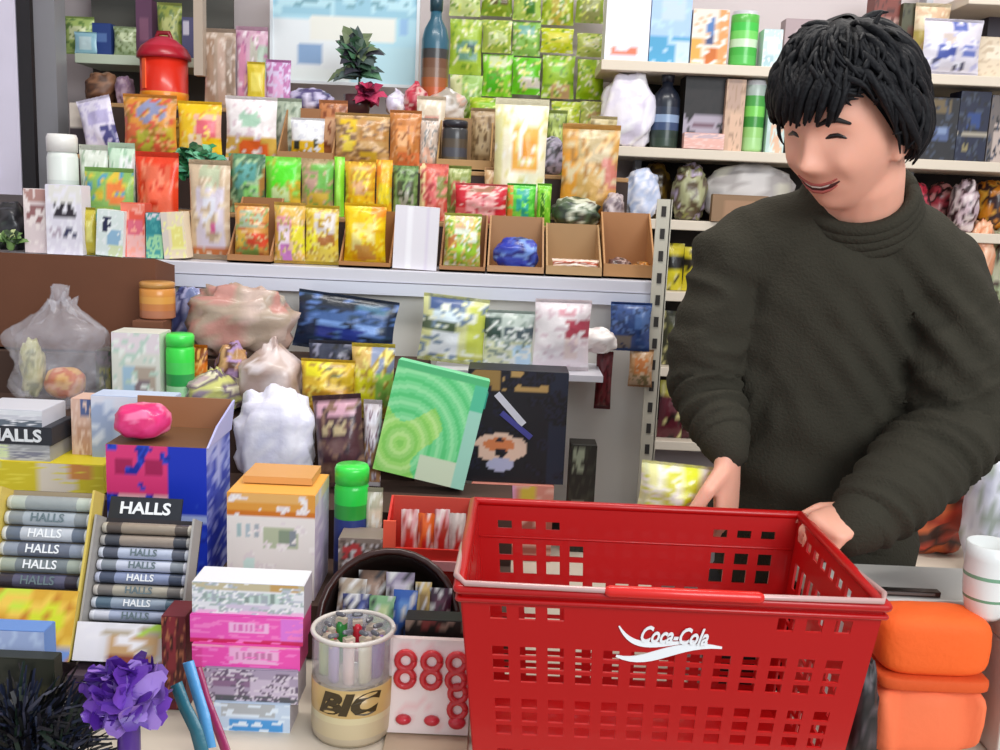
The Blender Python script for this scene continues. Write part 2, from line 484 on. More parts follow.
# ------------------------------------------------------------------ left shelf unit
ls = empty('shelf_unit', (-1.0, 2.65, 1.2)); tag(ls, 'grey steel shelf unit with pale green boards at the left end', 'shelf')
pl = PY(42, 80, 2.49); pr = PY(199, 60, 2.49)
part('post', STEEL, lambda b: (b.box((pl.x, 2.50, 1.9), (.075, .03, 1.2)), b.box((pl.x + .03, 2.52, 1.9), (.01, .06, 1.2))), ls)
part('post', mat('beige_post', 'b5a595', rough=.5), lambda b: b.box((pr.x, 2.50, 2.08), (.022, .03, .8)), ls)
GRB = mat('pale_green_board', 'c3cfb9', rough=.5)
zs = PY(100, 54, 2.62).z; ZLS = zs
bev(part('board', GRB, lambda b: b.box(((pl.x + pr.x) / 2 + .01, 2.70, zs - .012), (pr.x - pl.x - .03, .16, .024)), ls), .002)
bev(part('board', GRB, lambda b: b.box(((pl.x + pr.x) / 2 + .01, 2.70, zs + .26), (pr.x - pl.x - .03, .16, .024)), ls), .002)
part('back', mat('unit_back', '5b5a55', rough=.7, mott=.2), lambda b: b.box(((pl.x + pr.x) / 2, 2.80, 1.95), (pr.x - pl.x, .01, .8)), ls)
# ------------------------------------------------------------------ goods on the tiers
T1, T2, T3, T4 = ZT
# -- wall display of green packets
greens = [
 # x0, x1, y0, y1, base, accent, words
 (450,480,-20,15,'b4c85a',[(0,.5,1,1,'c8d88a')],'pale green packet cut by the frame, first column'),
 (482,512,-18,15,'7f9a1f',[(.3,0,.9,.7,'5a4a1c')],'olive packet with brown mark, top row'),
 (514,541,-14,19,'a8c658',[(.4,0,.8,.8,'3f7a20')],'light green packet with dark green bar, top row'),
 (543,574,-18,24,'9fb51c',[(.3,.3,.8,1,'b8a83c')],'mustard green packet, top row'),
 (577,604,-12,22,'8ea636',[(.2,.3,.9,1,'9aa060')],'dull green packet, top row near the white carton'),
 (450,481,20,74,'a5c43a',[(.25,.42,.9,.72,'6d9c86'),(.55,.5,.8,.62,'2f5560')],'lime packet with blue-grey emblem, second row'),
 (483,511,20,52,'a2b84a',[(.2,.4,.9,.75,'c6d494')],'sage green packet, second row'),
 (513,540,22,55,'8cc05a',[(.2,.1,.8,.4,'7ab0a0')],'mint green packet, second row'),
 (542,573,28,52,'c4d022',[(.2,.2,.9,.6,'dcd84e')],'bright yellow green packet, second row'),
 (578,605,33,56,'bccb6a',[(.2,.2,.8,.6,'dce0a8')],'pale lime packet, second row end'),
 (450,481,76,120,'9fc86a',[(0,0,.4,1,'d6d8a0')],'cream and green packet, third row'),
 (483,512,55,96,'86d62c',[(.2,.05,.8,.35,'d0dcb0'),(.1,.5,.6,.9,'4fb81e')],'vivid green packet with pale patch, third row'),
 (513,540,58,94,'66c81e',[(.3,.55,1,.8,'ddd6cc')],'vivid green packet with white strip, third row'),
 (543,574,56,98,'9cc42c',[(.3,.7,.9,1,'c8a072'),(.3,.1,.7,.4,'8ed83c')],'yellow green packet with tan foot, third row'),
 (578,604,60,99,'92b80e',[(.3,.2,.8,.8,'a8cc10')],'deep lime packet, third row end'),
 (470,502,98,122,'a8cc2a',[(.3,.2,.9,.9,'8cc41e')],'lime packet behind the tall cream pouch, fourth row'),
 (552,580,102,132,'b4c634',[(.2,.2,.7,.7,'c8d468')],'lime packet above the orange net, fourth row'),
 (581,606,102,134,'a9b25a',[(.3,.3,.9,.9,'c0a068')],'khaki packet above the orange net, fourth row end'),
]
HOOK = mat('hook_wire', '8a8a88', rough=.4, metal=.6)
for i, (x0, x1, y0, y1, base, rc, words) in enumerate(greens):
    Y = 2.80 if i % 2 else 2.79
    if i >= 15: Y = 2.74
    loc, w, h = spot(x0, x1, y0, Y, None, y1)
    root = empty('hanging_packet', (loc.x, Y + .02, loc.z), words + ' of the green wall display', 'packet', 'green packets on the wall')
    pouch(w * 1.06, h * 1.04, .03, A(base, rc, ['d8e070', '6f9a2a', 'e6e8c0'], .2, i), 12, 14, seed=i).build('sachet', FOIL, root, True)
    m = MB(); m.tube([(0, 0, h * .97), (0, .06, h * .97 + .004), (0, 2.898 - Y - .02, h * .97 + .004)], .0015, 6); m.build('hook', HOOK, root)

# -- framed picture leaning on the wall
loc, w, h = spot(272, 418, -14, 2.74, None, 84)
pic = empty('poster', (loc.x, 2.74, loc.z), 'pale blue and white landscape poster leaning on the back wall', 'picture')
def pa(u, v):
    c = 'b8e4f4'
    if v > .36 and u < .55: c = 'eef6fa'
    if .25 < u < .85 and .30 < v < .55: c = 'f2f4ec'
    if v < .3: c = '9fd0e4' if noise.noise(Vector((u * 9, v * 9, 1))) < 0 else 'c2eaf6'
    if v < .22 and noise.noise(Vector((u * 14, v * 14, 4))) > .2: c = '7fb0c0'
    if .17 < u < .36 and .62 < v < .82: c = '8fb0d8'
    if .93 > u > .88 and .3 < v < .5: c = '9cc8f0'
    if v > .86: c = 'f0fafa'
    if u > .55 and v > .6: c = 'bfe6f2'
    return c
pa.base = 'c8d8e0'
carton(w, h, .012, pa, 'e8eef0', nu=36, nv=24, lid=False).build('sheet', CARD, pic)
m = MB()
for s in (-1, 1): m.box((s * (w / 2), 0, h / 2), (.008, .018, h + .008), 'e6eef4')
for s in (0, 1): m.box((0, 0, s * h), (w + .008, .018, .008), 'e6eef4')
m.build('frame', PLAS, pic)
# dark strip goods right of the poster
CAN('slim bottle with teal shoulder and brown body beside the poster', 420, 448, -6, 2.56, T4, ['2f5f74', '3a3a3a', '6e4a34', '7a5a44', 'a05a30', 'b8582c', '3a5a2a', '8a8a6a'], 'sauce_bottle', 'bottle', cap='20404c', shape='bottle')

# -- artificial plant in front of the poster
def leaf(m, c, dirv, ln, wd, col):
    d = Vector(dirv).normalized(); s = d.cross(Vector((0, -.6, .8))); s = s.normalized() if s.length > .01 else Vector((1, 0, 0))
    k = s.cross(d) * ln * .18; c = Vector(c)
    vs = [c, c + d * ln * .35 + s * wd * .5 + k, c + d * ln * .75 + s * wd * .38 + k, c + d * ln, c + d * ln * .75 - s * wd * .38 + k, c + d * ln * .35 - s * wd * .5 + k, c + d * ln * .5 + k * 1.4]
    m.add(vs, [(0, 1, 6), (1, 2, 6), (2, 3, 6), (3, 4, 6), (4, 5, 6), (5, 0, 6)], col)
LEAF = mat('artificial_leaf', rough=.5, attr=True)
loc, w, h = spot(326, 386, 42, 2.52, T4)
pl_ = empty('artificial_plant', (loc.x, 2.55, T4), 'small artificial plant with dark leaves and a maroon bloom before the poster', 'plant')
m = MB(); m.lathe([(.028, 0, '4a2a30'), (.036, .05, '4a2a30'), (.034, .05, '2a2018'), (.01, .046, '2a2018')], 16); m.build('pot', PLAS, pl_, True)
m = MB(); m.tube([(0, 0, .04), (.004, 0, h * .5), (0, 0, h * .8)], .003, 6, '3a5a34'); m.build('stem', LEAF, pl_, True)
m = MB(); R = random.Random(3)
for k in range(90):
    a = R.uniform(0, 2 * pi); e = R.uniform(-.3, 1.2)
    leaf(m, (R.uniform(-.01, .01), R.uniform(-.01, .01), h * R.uniform(.5, .85)), (cos(a) * cos(e), sin(a) * cos(e) * .8, sin(e)), R.uniform(.045, .085), .036, R.choice(['3f6a4c', '5d8a68', '4a5a58', '2f4a3a', '6a7a58', '3a3a44']))
m.build('foliage', LEAF, pl_)
m = MB()
for k in range(40):
    a = R.uniform(0, 2 * pi); e = R.uniform(-.6, 1.2)
    leaf(m, (.03, -.028, h * .26), (cos(a) * cos(e), sin(a) * cos(e) - .2, sin(e)), R.uniform(.03, .05), .034, R.choice(['a82850', '8a1c44', 'c23a62', '5a1432']))
m.build('bloom', LEAF, pl_)

# -- upper tier goods (fourth tier)
CRUMPLE('lavender crumpled packet left of the artificial plant', 284, 330, 86, 2.50, T4, ['a89cc8', 'c4bcdc', '5a5080', 'd8d0e8'], .07, 'crumpled_packet', 'packet', knot=False, m=FOIL, seed=3)
CRUMPLE('white tissue-like bag right of the artificial plant', 384, 408, 86, 2.50, T4, ['e6e2ee', 'cfc6dc', 'f4f2f6'], .07, 'plastic_bag', 'bag', seed=4, m=FOIL)
CRUMPLE('crimson wrapped sweet bag below the slim bottle', 402, 428, 78, 2.49, T4, ['c83a4e', 'e0808a', 'a82038', 'd8b0a8'], .06, 'sweet_bag', 'bag', seed=5, m=FOIL)
CRUMPLE('pale grey wrapped bag beside the crimson one', 428, 466, 84, 2.52, T4, ['d6d2cc', 'e8e6e4', 'b0a89c', 'dcb8a8'], .07, 'sweet_bag', 'bag', seed=6, m=FOIL)
POUCH('tall clear-fronted packet of brown sticks below the beige post', 203, 234, 28, 2.50, T4, A('b09a88', [(.1,.1,.35,1,'a88a74'),(.5,.15,.7,1,'c0a494'),(.75,.1,.95,.9,'8f7866')], ['d8c8bc'], .15), .03)
POUCH('pink striped packet hanging right of the brown stick packet', 235, 266, 26, 2.505, T4, A('c9a0b4', [(.1,.2,.35,1,'d890b0'),(.5,.1,.7,.7,'b8b4a8'),(.3,.6,.55,1,'e8b0a8'),(.7,.2,1,.6,'9fb0a0')], ['e8d8e0', 'b06a94'], .15), .03)
CRUMPLE('grey plastic bag stuffed above the pink striped packet', 206, 272, -12, 2.60, 1.90, ['b8b4ba', 'a8b4c0', 'cfc8c8'], .1, seed=8, m=MILKY, knot=False)
POUCH('small yellow sachet below the pink striped packet', 247, 264, 62, 2.49, T4, A('d8c02a', [(.2,.2,.8,.6,'e8d860')]), .012)
POUCH('magenta sachet left of the poster foot', 266, 290, 60, 2.51, T4, A('c078b0', [(.3,.3,.7,.8,'e0b0d8')], ['d8c8e8'], .3), .012)
# -- red canister
loc, w, h = spot(128, 182, 29, 2.475, T4)
rc = empty('canister', (loc.x, 2.475 + w / 2, T4 + .001), 'glossy red canister with domed crimson lid and orange foot', 'canister')
m = MB(); r = w / 2
m.lathe([(r * .86, 0, 'f0901c'), (r * .9, h * .17, 'f0a030'), (r * .88, h * .19, 'e0301c'), (r * .88, h * .66, 'd81c20')], 24); m.build('body', PLAS, rc, True)
m = MB(); m.lathe([(r * 1.0, h * .645, 'b41c30'), (r * 1.0, h * .70, 'b41c30'), (r * .84, h * .8, 'c83048'), (r * .5, h * .9, 'd04058'), (r * .2, h * .95, 'b02838')], 24); m.build('lid', PLAS, rc, True)
m = MB(); m.tube([(-r * .3, 0, h * .9), (-r * .2, 0, h * 1.0), (r * .2, 0, h * 1.0), (r * .3, 0, h * .9)], .006, 8, '8a1424'); m.build('handle', PLAS, rc, True)
m = MB(); m.box((-r * .5, -r * .74, h * .42), (r * .18, .004, h * .4), 'ff6a3a', Matrix.Rotation(-.6, 3, 'Z')); m.build('stripe', PLAS, rc)
# -- shelf unit goods
zs_ = ZLS
POUCH('pale green packet on the shelf unit board', 62, 92, 16, 2.64, zs_, A('a9c070', [(.2,.3,.8,.6,'d8e0b0')], ['6a8a4a'], .2), .03)
POUCH('light blue packet on the shelf unit board', 74, 96, 32, 2.63, zs_ , A('9cc8d8', [(.2,.2,.8,.8,'c8e0e4')]), .01)
CARTON('navy blue carton on the shelf unit board', 92, 111, 24, 2.65, zs_, A('2c4484', [(.2,.3,.8,.6,'5a78b0')]), .04)
POUCH('mossy green packet beside the navy carton', 112, 134, 26, 2.64, zs_, A('a8b890', [(.2,.2,.9,.5,'c4d0a8')], ['7a8a5a'], .2), .03)
CARTON('dark purple carton behind the red canister', 136, 152, 0, 2.69, zs_, A('6a4460', [(.2,.3,.8,.7,'8a5a74')]), .04)
POUCH('yellow green packet behind the red canister lid', 156, 180, 2, 2.67, zs_, A('a9b45a', [(.2,.3,.8,.7,'cfd48a')], ['708a50'], .2), .03)
CARTON('indigo carton at the right end of the shelf unit board', 182, 194, 18, 2.66, zs_, A('5a5a80', [(.1,.1,.6,.4,'d8d4e4')]), .04)
CRUMPLE('brown paper parcel in the dark under the shelf unit board', 80, 112, 68, 2.53, T4 + .0, ['6a4632', '8a6248', '503426'], .09, 'paper_parcel', 'parcel', seed=9, m=CARD, knot=False)
CRUMPLE('mauve wrapped parcel beside the red canister', 112, 128, 72, 2.53, T4, ['8a7088', 'a890a0'], .07, 'paper_parcel', 'parcel', seed=10, m=CARD, knot=False)

# -- third tier
POUCH('white and navy packet lying askew on the left of the third tier', 84, 118, 101, 2.34, T3, A('e4def0', [(.3,.3,.9,.5,'b8b0d8'),(.6,.6,1,1,'4a4884')], ['c8c0e0'], .15), .03, lean=.1, turn=-.25)
CARTON('flat cream box at the far left of the third tier', 70, 90, 104, 2.40, T3, A('d8ccc0', [(0,.5,1,1,'3a3036')]), .05)
POUCH('orange packet with a lavender round emblem', 121, 173, 94, 2.33, T3, A('dc9438', [(.28,.08,.85,.48,'8f94b8','o'),(.05,.5,.3,.8,'d86a3c'),(.6,.55,.95,.9,'c8b434'),(.3,.6,.6,.95,'b8b83c')], ['e8b070', 'a87a30', 'd85a40'], .3, 3), .045)
POUCH('bright yellow packet with a pink heart patch', 176, 219, 101, 2.335, T3, A('f4c81c', [(.42,.2,1,.62,'f0b8a0'),(.5,.32,.9,.6,'e86a78'),(.3,.6,.6,1,'f8e0c0')], ['f8e070', 'f0a030'], .15, 4), .04)
POUCH('white topped packet with an orange foot and green disc', 224, 274, 96, 2.33, T3, A('ece4e4', [(.3,.2,.7,.5,'a8ccb4','o'),(0,.62,1,1,'d8b050'),(.25,.66,.85,1,'e8682c','o')], ['f8f4f4', 'd8c0c8'], .2, 5), .045)
o = OPENBOX('open brown carton holding a white and yellow packet, third tier', 277, 333, 105, 2.33, T3, .11, .2, 'a87c50', '9a6a42')
POUCH('white and yellow packet with two black dots, inside its carton', 290, 323, 118, 2.345, T3 + .005, A('f0f0f2', [(0,.55,1,1,'e8b820'),(.1,.55,.25,.7,'2a2a20'),(.7,.5,.85,.65,'4a4a3a'),(.15,.72,.85,.82,'b88a10')], ['d8d8e0'], .15, 6), .03)
POUCH('tan packet with a bright yellow flask mark', 334, 388, 113, 2.335, T3, A('c49a5c', [(.1,.15,.4,.6,'e8c022'),(.18,.3,.32,.7,'f0d850'),(.5,.1,.95,.5,'b8823e'),(.5,.7,.8,1,'d8b434')], ['dcb88a', 'a07a48', '8a6a50'], .3, 7), .045)
POUCH('copper orange packet with a peach patch', 389, 420, 110, 2.335, T3, A('c47c3e', [(.2,.3,.75,.7,'e89a58'),(.3,.4,.6,.6,'f8c08a'),(.3,.75,.95,1,'e07c48')], ['a8683a', 'd8a070'], .25, 8), .04)
POUCH('slim pale pink packet between the copper packet and the dark tin', 419, 437, 118, 2.34, T3, A('c8b4a4', [(.2,.6,.8,1,'f0c0a8')], ['8a8a88', 'e0d0c4'], .3, 9), .03)
o = OPENBOX('open cardboard carton holding a dark tin, third tier', 437, 492, 116, 2.33, T3, .11, .2, 'b08a58', '9a7850')
CAN('dark charcoal tin with pale side inside its carton', 441, 467, 120, 2.345, T3 + .005, ['3a3a3c', '54483a', '4a4a52', '5a5040'], 'tin', 'tin', cap='2c2c34', shape='jar')
CRUMPLE('silvery grey packet left of the orange net bag', 538, 566, 134, 2.33, T3 - .0, ['9a94a8', 'b8b0c8', '54545c', 'c8c0d4'], .06, 'crumpled_packet', 'packet', seed=12, m=FOIL, knot=False)
# green leafy bundle
loc, w, h = spot(178, 236, 128, 2.28, T2)
gb = empty('herb_bundle', (loc.x, 2.215, T2 + .001), 'dark green leafy bundle below the bright yellow packet', 'herbs')
m = MB(); R = random.Random(5)
for k in range(110):
    a = R.uniform(0, 2 * pi); e = R.uniform(-.2, .9)
    leaf(m, (R.uniform(-.035, .035), R.uniform(-.02, .01), R.uniform(.06, h * .7)), (cos(a) * cos(e) * 1.5, sin(a) * cos(e) * .5, sin(e)), R.uniform(.022, .036), .022, R.choice(['1f6a3c', '2f8a54', '184a2c', '4a9a78', '6ab08a', '245c34']))
m.v = [(x, min(y, .085), min(max(z, .004), T3 - T2 - .016 if y > .07 else 9)) for x, y, z in m.v]
m.build('foliage', LEAF, gb)
m = MB(); m.tube([(0, 0, .018), (0, 0, h * .5)], .016, 10, '5a8a4a'); m.build('stem', LEAF, gb, True)

# -- tall cream pouch and the orange net
POUCH('tall cream pouch with an orange fruit picture', 494, 546, 98, 2.235, T2, A('f2ecd0', [(.35,.25,.85,.58,'f0b04c'),(.5,.32,.75,.5,'e89a30'),(.2,.72,.75,.92,'e89868'),(0,.88,1,1,'a8a030'),(0,.0,.15,1,'dcd8a0'),(.3,.6,.6,.7,'f8f4dc')], ['f8f8ee', 'e0d890'], .2, 11), .05)
POUCH('amber and tan pouch hanging at the right end of the tiers', 562, 618, 124, 2.24, T2, A('cf9a4c', [(.3,.0,.9,.4,'b8a478'),(.0,.3,.3,.8,'e09a34'),(.75,.35,1,.6,'c87868'),(.3,.85,1,1,'e0802c'),(.3,.5,.8,.75,'c8a058')], ['e0b878', 'a87a3c', 'd8c8a0'], .3, 12), .05)

# -- second tier
row2 = [
 (227,263,160,A('5f8f6a',[(.2,.15,.8,.6,'5aa09a'),(.5,.5,.9,.9,'8ad070'),(0,.0,.12,1,'8a6a44'),(.88,0,1,1,'b07a40')],['3f6a4a','a8c89a'],.25,20),'teal green packet with brown edges, left end of the second tier'),
 (264,299,163,A('6cc832',[(.2,.1,.9,.5,'54e01c'),(.2,.55,.8,.8,'c8e0a0'),(.75,.4,1,1,'e0b838')],['98e060','a8b030'],.2,21),'neon green packet on the second tier'),
 (300,332,165,A('a89068',[(.35,.1,1,.5,'6cb44c'),(.1,.2,.5,.6,'b89484'),(.2,.6,.9,1,'d0b040')],['c8a888','7aa84a'],.25,22),'olive and pink packet beside the neon green one'),
 (333,343,163,A('88e03a',[(.3,0,.7,1,'a8f060')]),'narrow lime sachet on the second tier'),
 (344,374,168,A('dca828',[(.2,.1,.8,.4,'c0a040'),(.3,.35,.8,.6,'e0b080'),(.1,.6,.9,1,'f0c010')],['f0d840','c88a20'],.25,23),'golden packet above the yellow pouch'),
 (375,391,166,A('f0b020',[(.2,.4,.9,.8,'f8e020'),(0,0,.4,.3,'e88820')],['e0d050'],.2,24),'slim amber packet beside the golden one'),
 (392,417,172,A('6a8a4c',[(.2,.3,.9,.5,'4a5030'),(.3,.5,.9,.9,'a8a898')],['8aa86a','384828'],.3,25),'dark olive packet above the blank white card'),
 (419,447,170,A('d05a48',[(0,0,.18,1,'f0d8a0'),(.6,.2,1,.6,'8a8a4a'),(.3,.3,.6,.9,'e06a6a')],['e89888','b04040'],.25,26),'brick red packet with a cream edge'),
]
for x0, x1, yt, art, lab in row2:
    POUCH(lab, x0, x1, yt - 6, 2.185, T2, art, .035, group='packets on the second tier', nu=12, nv=16)
POUCH('rosy red pillow packet on the second tier', 455, 506, 184, 2.175, T2 - .0, A('e06868', [(.25,.35,.85,.95,'f4a8a8'),(.0,.0,.2,.6,'d02838'),(.8,.1,1,.8,'c82030'),(.3,.0,.8,.2,'a07058')], ['f0c0b8', 'c84050'], .25, 27), .05)
POUCH('emerald packet with a teal core and orange edge', 507, 535, 184, 2.185, T2, A('4fbf3a', [(.35,.1,.75,.8,'2aa894'),(0,0,.2,1,'d89038'),(.2,.7,.5,1,'8ad04a')], ['70d850'], .2, 28), .035)
POUCH('grass green sachet at the end of the second tier', 537, 551, 184, 2.19, T2, A('78c82c', [(.3,.2,.6,.8,'3a7a18')], ['a8e050'], .2, 29), .03)
CRUMPLE('dark mottled bag with white flecks behind the open cartons', 551, 602, 196, 2.185, T2, ['3a4a34', '2a3228', '54644a', 'c8ccb8', '4a4038'], .08, 'sweet_bag', 'bag', seed=14, m=FOIL, knot=False, freq=3)
CRUMPLE('grey striped packet behind the tan carton', 604, 626, 190, 2.19, T2, ['9a8a90', 'b8a8a8', '6a5a60'], .06, 'crumpled_packet', 'packet', seed=15, m=FOIL, knot=False)

# -- first tier, left end
CAN('clear jar of pale green sweets by the grey post', 42, 72, 134, 2.085, T1, ['dfe6e0', 'cfd8d4', 'e4e8e4', 'c0d8d0'], 'sweet_jar', 'jar', cap='ecebe6', shape='jar', m=PLAS)
POUCH('white and mint packet behind the red packet', 78, 106, 145, 2.13, T1, A('dfe4d8', [(.2,.2,.7,.5,'b8ccb4'),(.3,.6,.9,1,'c4dcc8')], ['f0f4ec', 'a8bca4'], .25, 30), .03)
POUCH('mint green packet touching the red packet', 107, 133, 143, 2.125, T1, A('d0e8d0', [(.1,.4,.6,.7,'a8d8b0'),(.5,.1,1,.4,'eef0f0')], ['e8f4e4', '98c0a0'], .25, 31), .03)
POUCH('vermilion packet standing at the left end of the first tier', 133, 176, 152, 2.10, T1, A('e8401c', [(.15,.1,.85,.3,'e06848'),(.15,.3,.9,.65,'f46a48'),(.3,.62,.8,.78,'e8a07a'),(0,.75,1,1,'c86a28')], ['f08a68', 'd03010'], .2, 32), .04)
POUCH('teal packet with an orange sun', 84, 131, 168, 2.085, T1, A('8ab860', [(.45,.1,.85,.45,'e8803a','o'),(0,.5,.6,1,'5ab0a8'),(.5,.5,1,1,'7ac060')], ['b8c84a', '4a9ac0', 'e0c040'], .25, 33), .03)
CARTON('small pink and white carton at the very left of the first tier', 24, 53, 190, 2.035, T1, A('e4d4d4', [(.1,.25,.7,.5,'9a6a6a'),(.0,.0,1,.2,'b88c84')], ['f4e8e4'], .2, 34), .05)
CARTON('white carton with two black windows', 46, 82, 186, 2.02, T1, A('e6e2ee', [(.25,.28,.85,.44,'2c2630'),(.5,.64,.85,.78,'3a3a5c'),(.1,.62,.4,.74,'b8a8b8'),(.1,0,1,.22,'eceae4')], ['f4f2fa'], .2, 35), .045, nv=14)
POUCH('little yellow sachet beside the white carton', 83, 94, 208, 2.03, T1, A('c8b83c', [(.2,.3,.8,.7,'e0d878')]), .02)
CARTON('white carton with a navy stroke and sky blue patch', 95, 122, 212, 2.015, T1, A('e0ece8', [(.2,.15,.5,.45,'22264a'),(.4,.4,.9,.75,'94bcd8'),(.5,.75,1,1,'d8e4b8')], ['f0f6f6'], .15, 36), .04, turn=.06)
CARTON('cherry red carton with a pink band', 121, 145, 204, 2.03, T1, A('e85a48', [(.3,.3,.9,.6,'e06a80'),(.2,.6,1,1,'f0b8b4'),(0,.0,1,.15,'f08068')], ['f8a898'], .2, 37), .04)
CARTON('teal green carton in the first tier row', 146, 163, 214, 2.025, T1, A('2f8a90', [(0,.5,1,1,'a0d8a8'),(0,0,1,.12,'e0d8e0')], ['48a0a0'], .2, 38), .04)
CARTON('cream carton with a yellow panel beside the tall beige pouch', 164, 187, 214, 2.02, T1, A('ecdcc0', [(.4,.3,.9,.8,'ece484'),(0,0,.3,1,'dccfc4')], ['f4f0a0'], .15, 39), .04, turn=-.08)
POUCH('tall beige pouch with a lavender centre', 186, 227, 160, 2.04, T1, A('d0b89a', [(.25,.3,.9,.85,'d4cad8'),(.4,.4,.7,.6,'e0e0ea'),(.1,.88,1,1,'c06a2a'),(.3,0,.8,.25,'b8c0a0'),(.6,.62,.72,.7,'d86a9a')], ['e4d4bc', 'c0a88c'], .2, 40), .05)
# -- first tier, main row
OPENBOX('open tan carton framing an orange packet, first tier', 227, 271, 198, 2.02, T1, .12, .12, 'a8764a', '9a6a40')
POUCH('orange and green packet with a red tomato picture', 233, 266, 204, 2.03, T1 + .005, A('d89a4c', [(.15,.1,.85,.4,'a8b89a'),(.4,.5,1,.8,'e05030','o'),(0,.45,.35,.8,'d8b040'),(.2,.82,.7,1,'7a9a4a')], ['e0b888', 'c07040', '90a860'], .25, 41), .04)
POUCH('pink and white packet with a yellow edge', 273, 303, 203, 2.03, T1, A('dcb04c', [(.1,.2,.6,.45,'d88a9a'),(.15,.4,.5,.75,'f0dcea'),(.2,.7,.6,1,'c87ac0'),(.6,.4,1,.8,'e8dc3c')], ['e8c8a0', 'b0a050'], .25, 42), .035)
POUCH('lemon packet with a grey-white label', 304, 337, 206, 2.035, T1, A('d8b830', [(.3,.15,.9,.45,'d4ccc8'),(.0,.4,.35,.75,'f0e830'),(.4,.5,.9,.7,'a86a30'),(.5,.7,1,1,'e0c84a')], ['e8d880', 'b89030'], .25, 43), .035)
OPENBOX('open brown carton around the bright yellow pouch', 339, 391, 212, 2.02, T1, .12, .1, 'a4703c', '94622e')
POUCH('bright yellow pouch with a cream label and orange corner', 343, 384, 204, 2.03, T1 + .005, A('f4cc0c', [(.2,.35,.75,.75,'f4e488'),(.65,.05,1,.3,'f0901c'),(.3,.7,.8,1,'d8a04a')], ['f8e040', 'e8b010'], .2, 44), .05)
CARTON('blank white card standing among the yellow packets', 393, 437, 208, 2.015, T1, A('e6e2ea', [(.3,.0,.42,1,'f4f2f8'),(.7,0,.8,1,'dcd4e4')]), .012, 'white_card', 'card', turn=.03)
OPENBOX('open brown carton around the green and white pouch', 440, 486, 216, 2.02, T1, .12, .1, 'a07048', '8a5c38')
POUCH('green and white vegetable pouch with flecks', 444, 480, 214, 2.03, T1 + .005, A('c0c85a', [(.3,.3,.9,.6,'e8f0dc'),(.1,.55,.9,1,'a8d838'),(.1,.4,.35,.6,'c87a3c'),(.3,0,.8,.25,'e0b890')], ['f4f8e8', '7ab030', 'd0d890', 'e0c060'], .4, 45), .045)
OPENBOX('open tan carton around the royal blue foil bag', 488, 545, 218, 2.02, T1, .13, .14, 'b48a62', 'a87c54')
CRUMPLE('royal blue foil bag in its tan carton', 494, 540, 236, 2.03, T1 + .005, ['2c3aa8', '4a64c8', '2a2a7c', '7a9ce0', '3c4cb4'], .07, 'foil_bag', 'bag', seed=17, m=FOIL, knot=False, amp=.15)
OPENBOX('open plain cardboard carton with a striped packet lying inside', 547, 603, 226, 2.02, T1, .13, .2, 'b89468', 'a8845a')
POUCH('white and red striped packet lying low in the plain carton', 553, 599, 262, 2.03, T1 + .005, A('f0d8c4', [(0,.3,1,.5,'b85a40'),(0,.7,1,.85,'c8a060')], ['fff4ec'], .2, 46), .03, lean=.3)
OPENBOX('open cardboard carton at the right end beside the slotted upright', 605, 657, 214, 2.03, T1, .13, .22, 'b48454', 'a87448')
CRUMPLE('dark bottle-brown sachet heap in the right end carton', 608, 633, 258, 2.05, T1 + .005, ['4a3a34', '6a4a44', 'a88a80', '382c2a'], .05, 'sweet_bag', 'bag', seed=18, m=FOIL, knot=False)
CRUMPLE('orange sachet heap in the right end carton', 633, 653, 262, 2.05, T1 + .005, ['c0782c', '8a5a28', 'e0a050'], .05, 'sweet_bag', 'bag', seed=19, m=FOIL, knot=False)

CRUMPLE('added dark bag filling the dark area at the far left end of the first tier', -16, 22, 200, 2.06, T1, ['2a2a2c', '3a3a3e', '1c1c20', '34403a'], .08, 'dark_filler_bag', 'bag', seed=90, m=FOIL, knot=False)  # made-up dark bag, added to darken this end of the tier
loc, w, h = spot(-8, 24, 228, 2.02, T1)
gg = empty('herb_bundle', (loc.x, 2.03, T1 + .001), 'small green herb bundle before the dark bag at the far left', 'herbs')
m = MB(); R = random.Random(15)
for k in range(60):
    a = R.uniform(0, 2 * pi); e = R.uniform(-.1, .9)
    leaf(m, (R.uniform(-.02, .02), R.uniform(-.005, .01), R.uniform(.015, h * .6)), (cos(a) * cos(e) * 1.5, sin(a) * cos(e) * .4, sin(e)), R.uniform(.015, .024), .014, R.choice(['4a6a34', '6a8a4a', '8aa86a', '34482c', 'b8c48a']))
m.v = [(x, min(max(y, -.025), .025), max(z, .002)) for x, y, z in m.v]
m.build('foliage', LEAF, gg)
m = MB(); m.tube([(0, 0, .010), (0, 0, h * .5)], .008, 8, '6a8a4a'); m.build('stem', LEAF, gg, True)
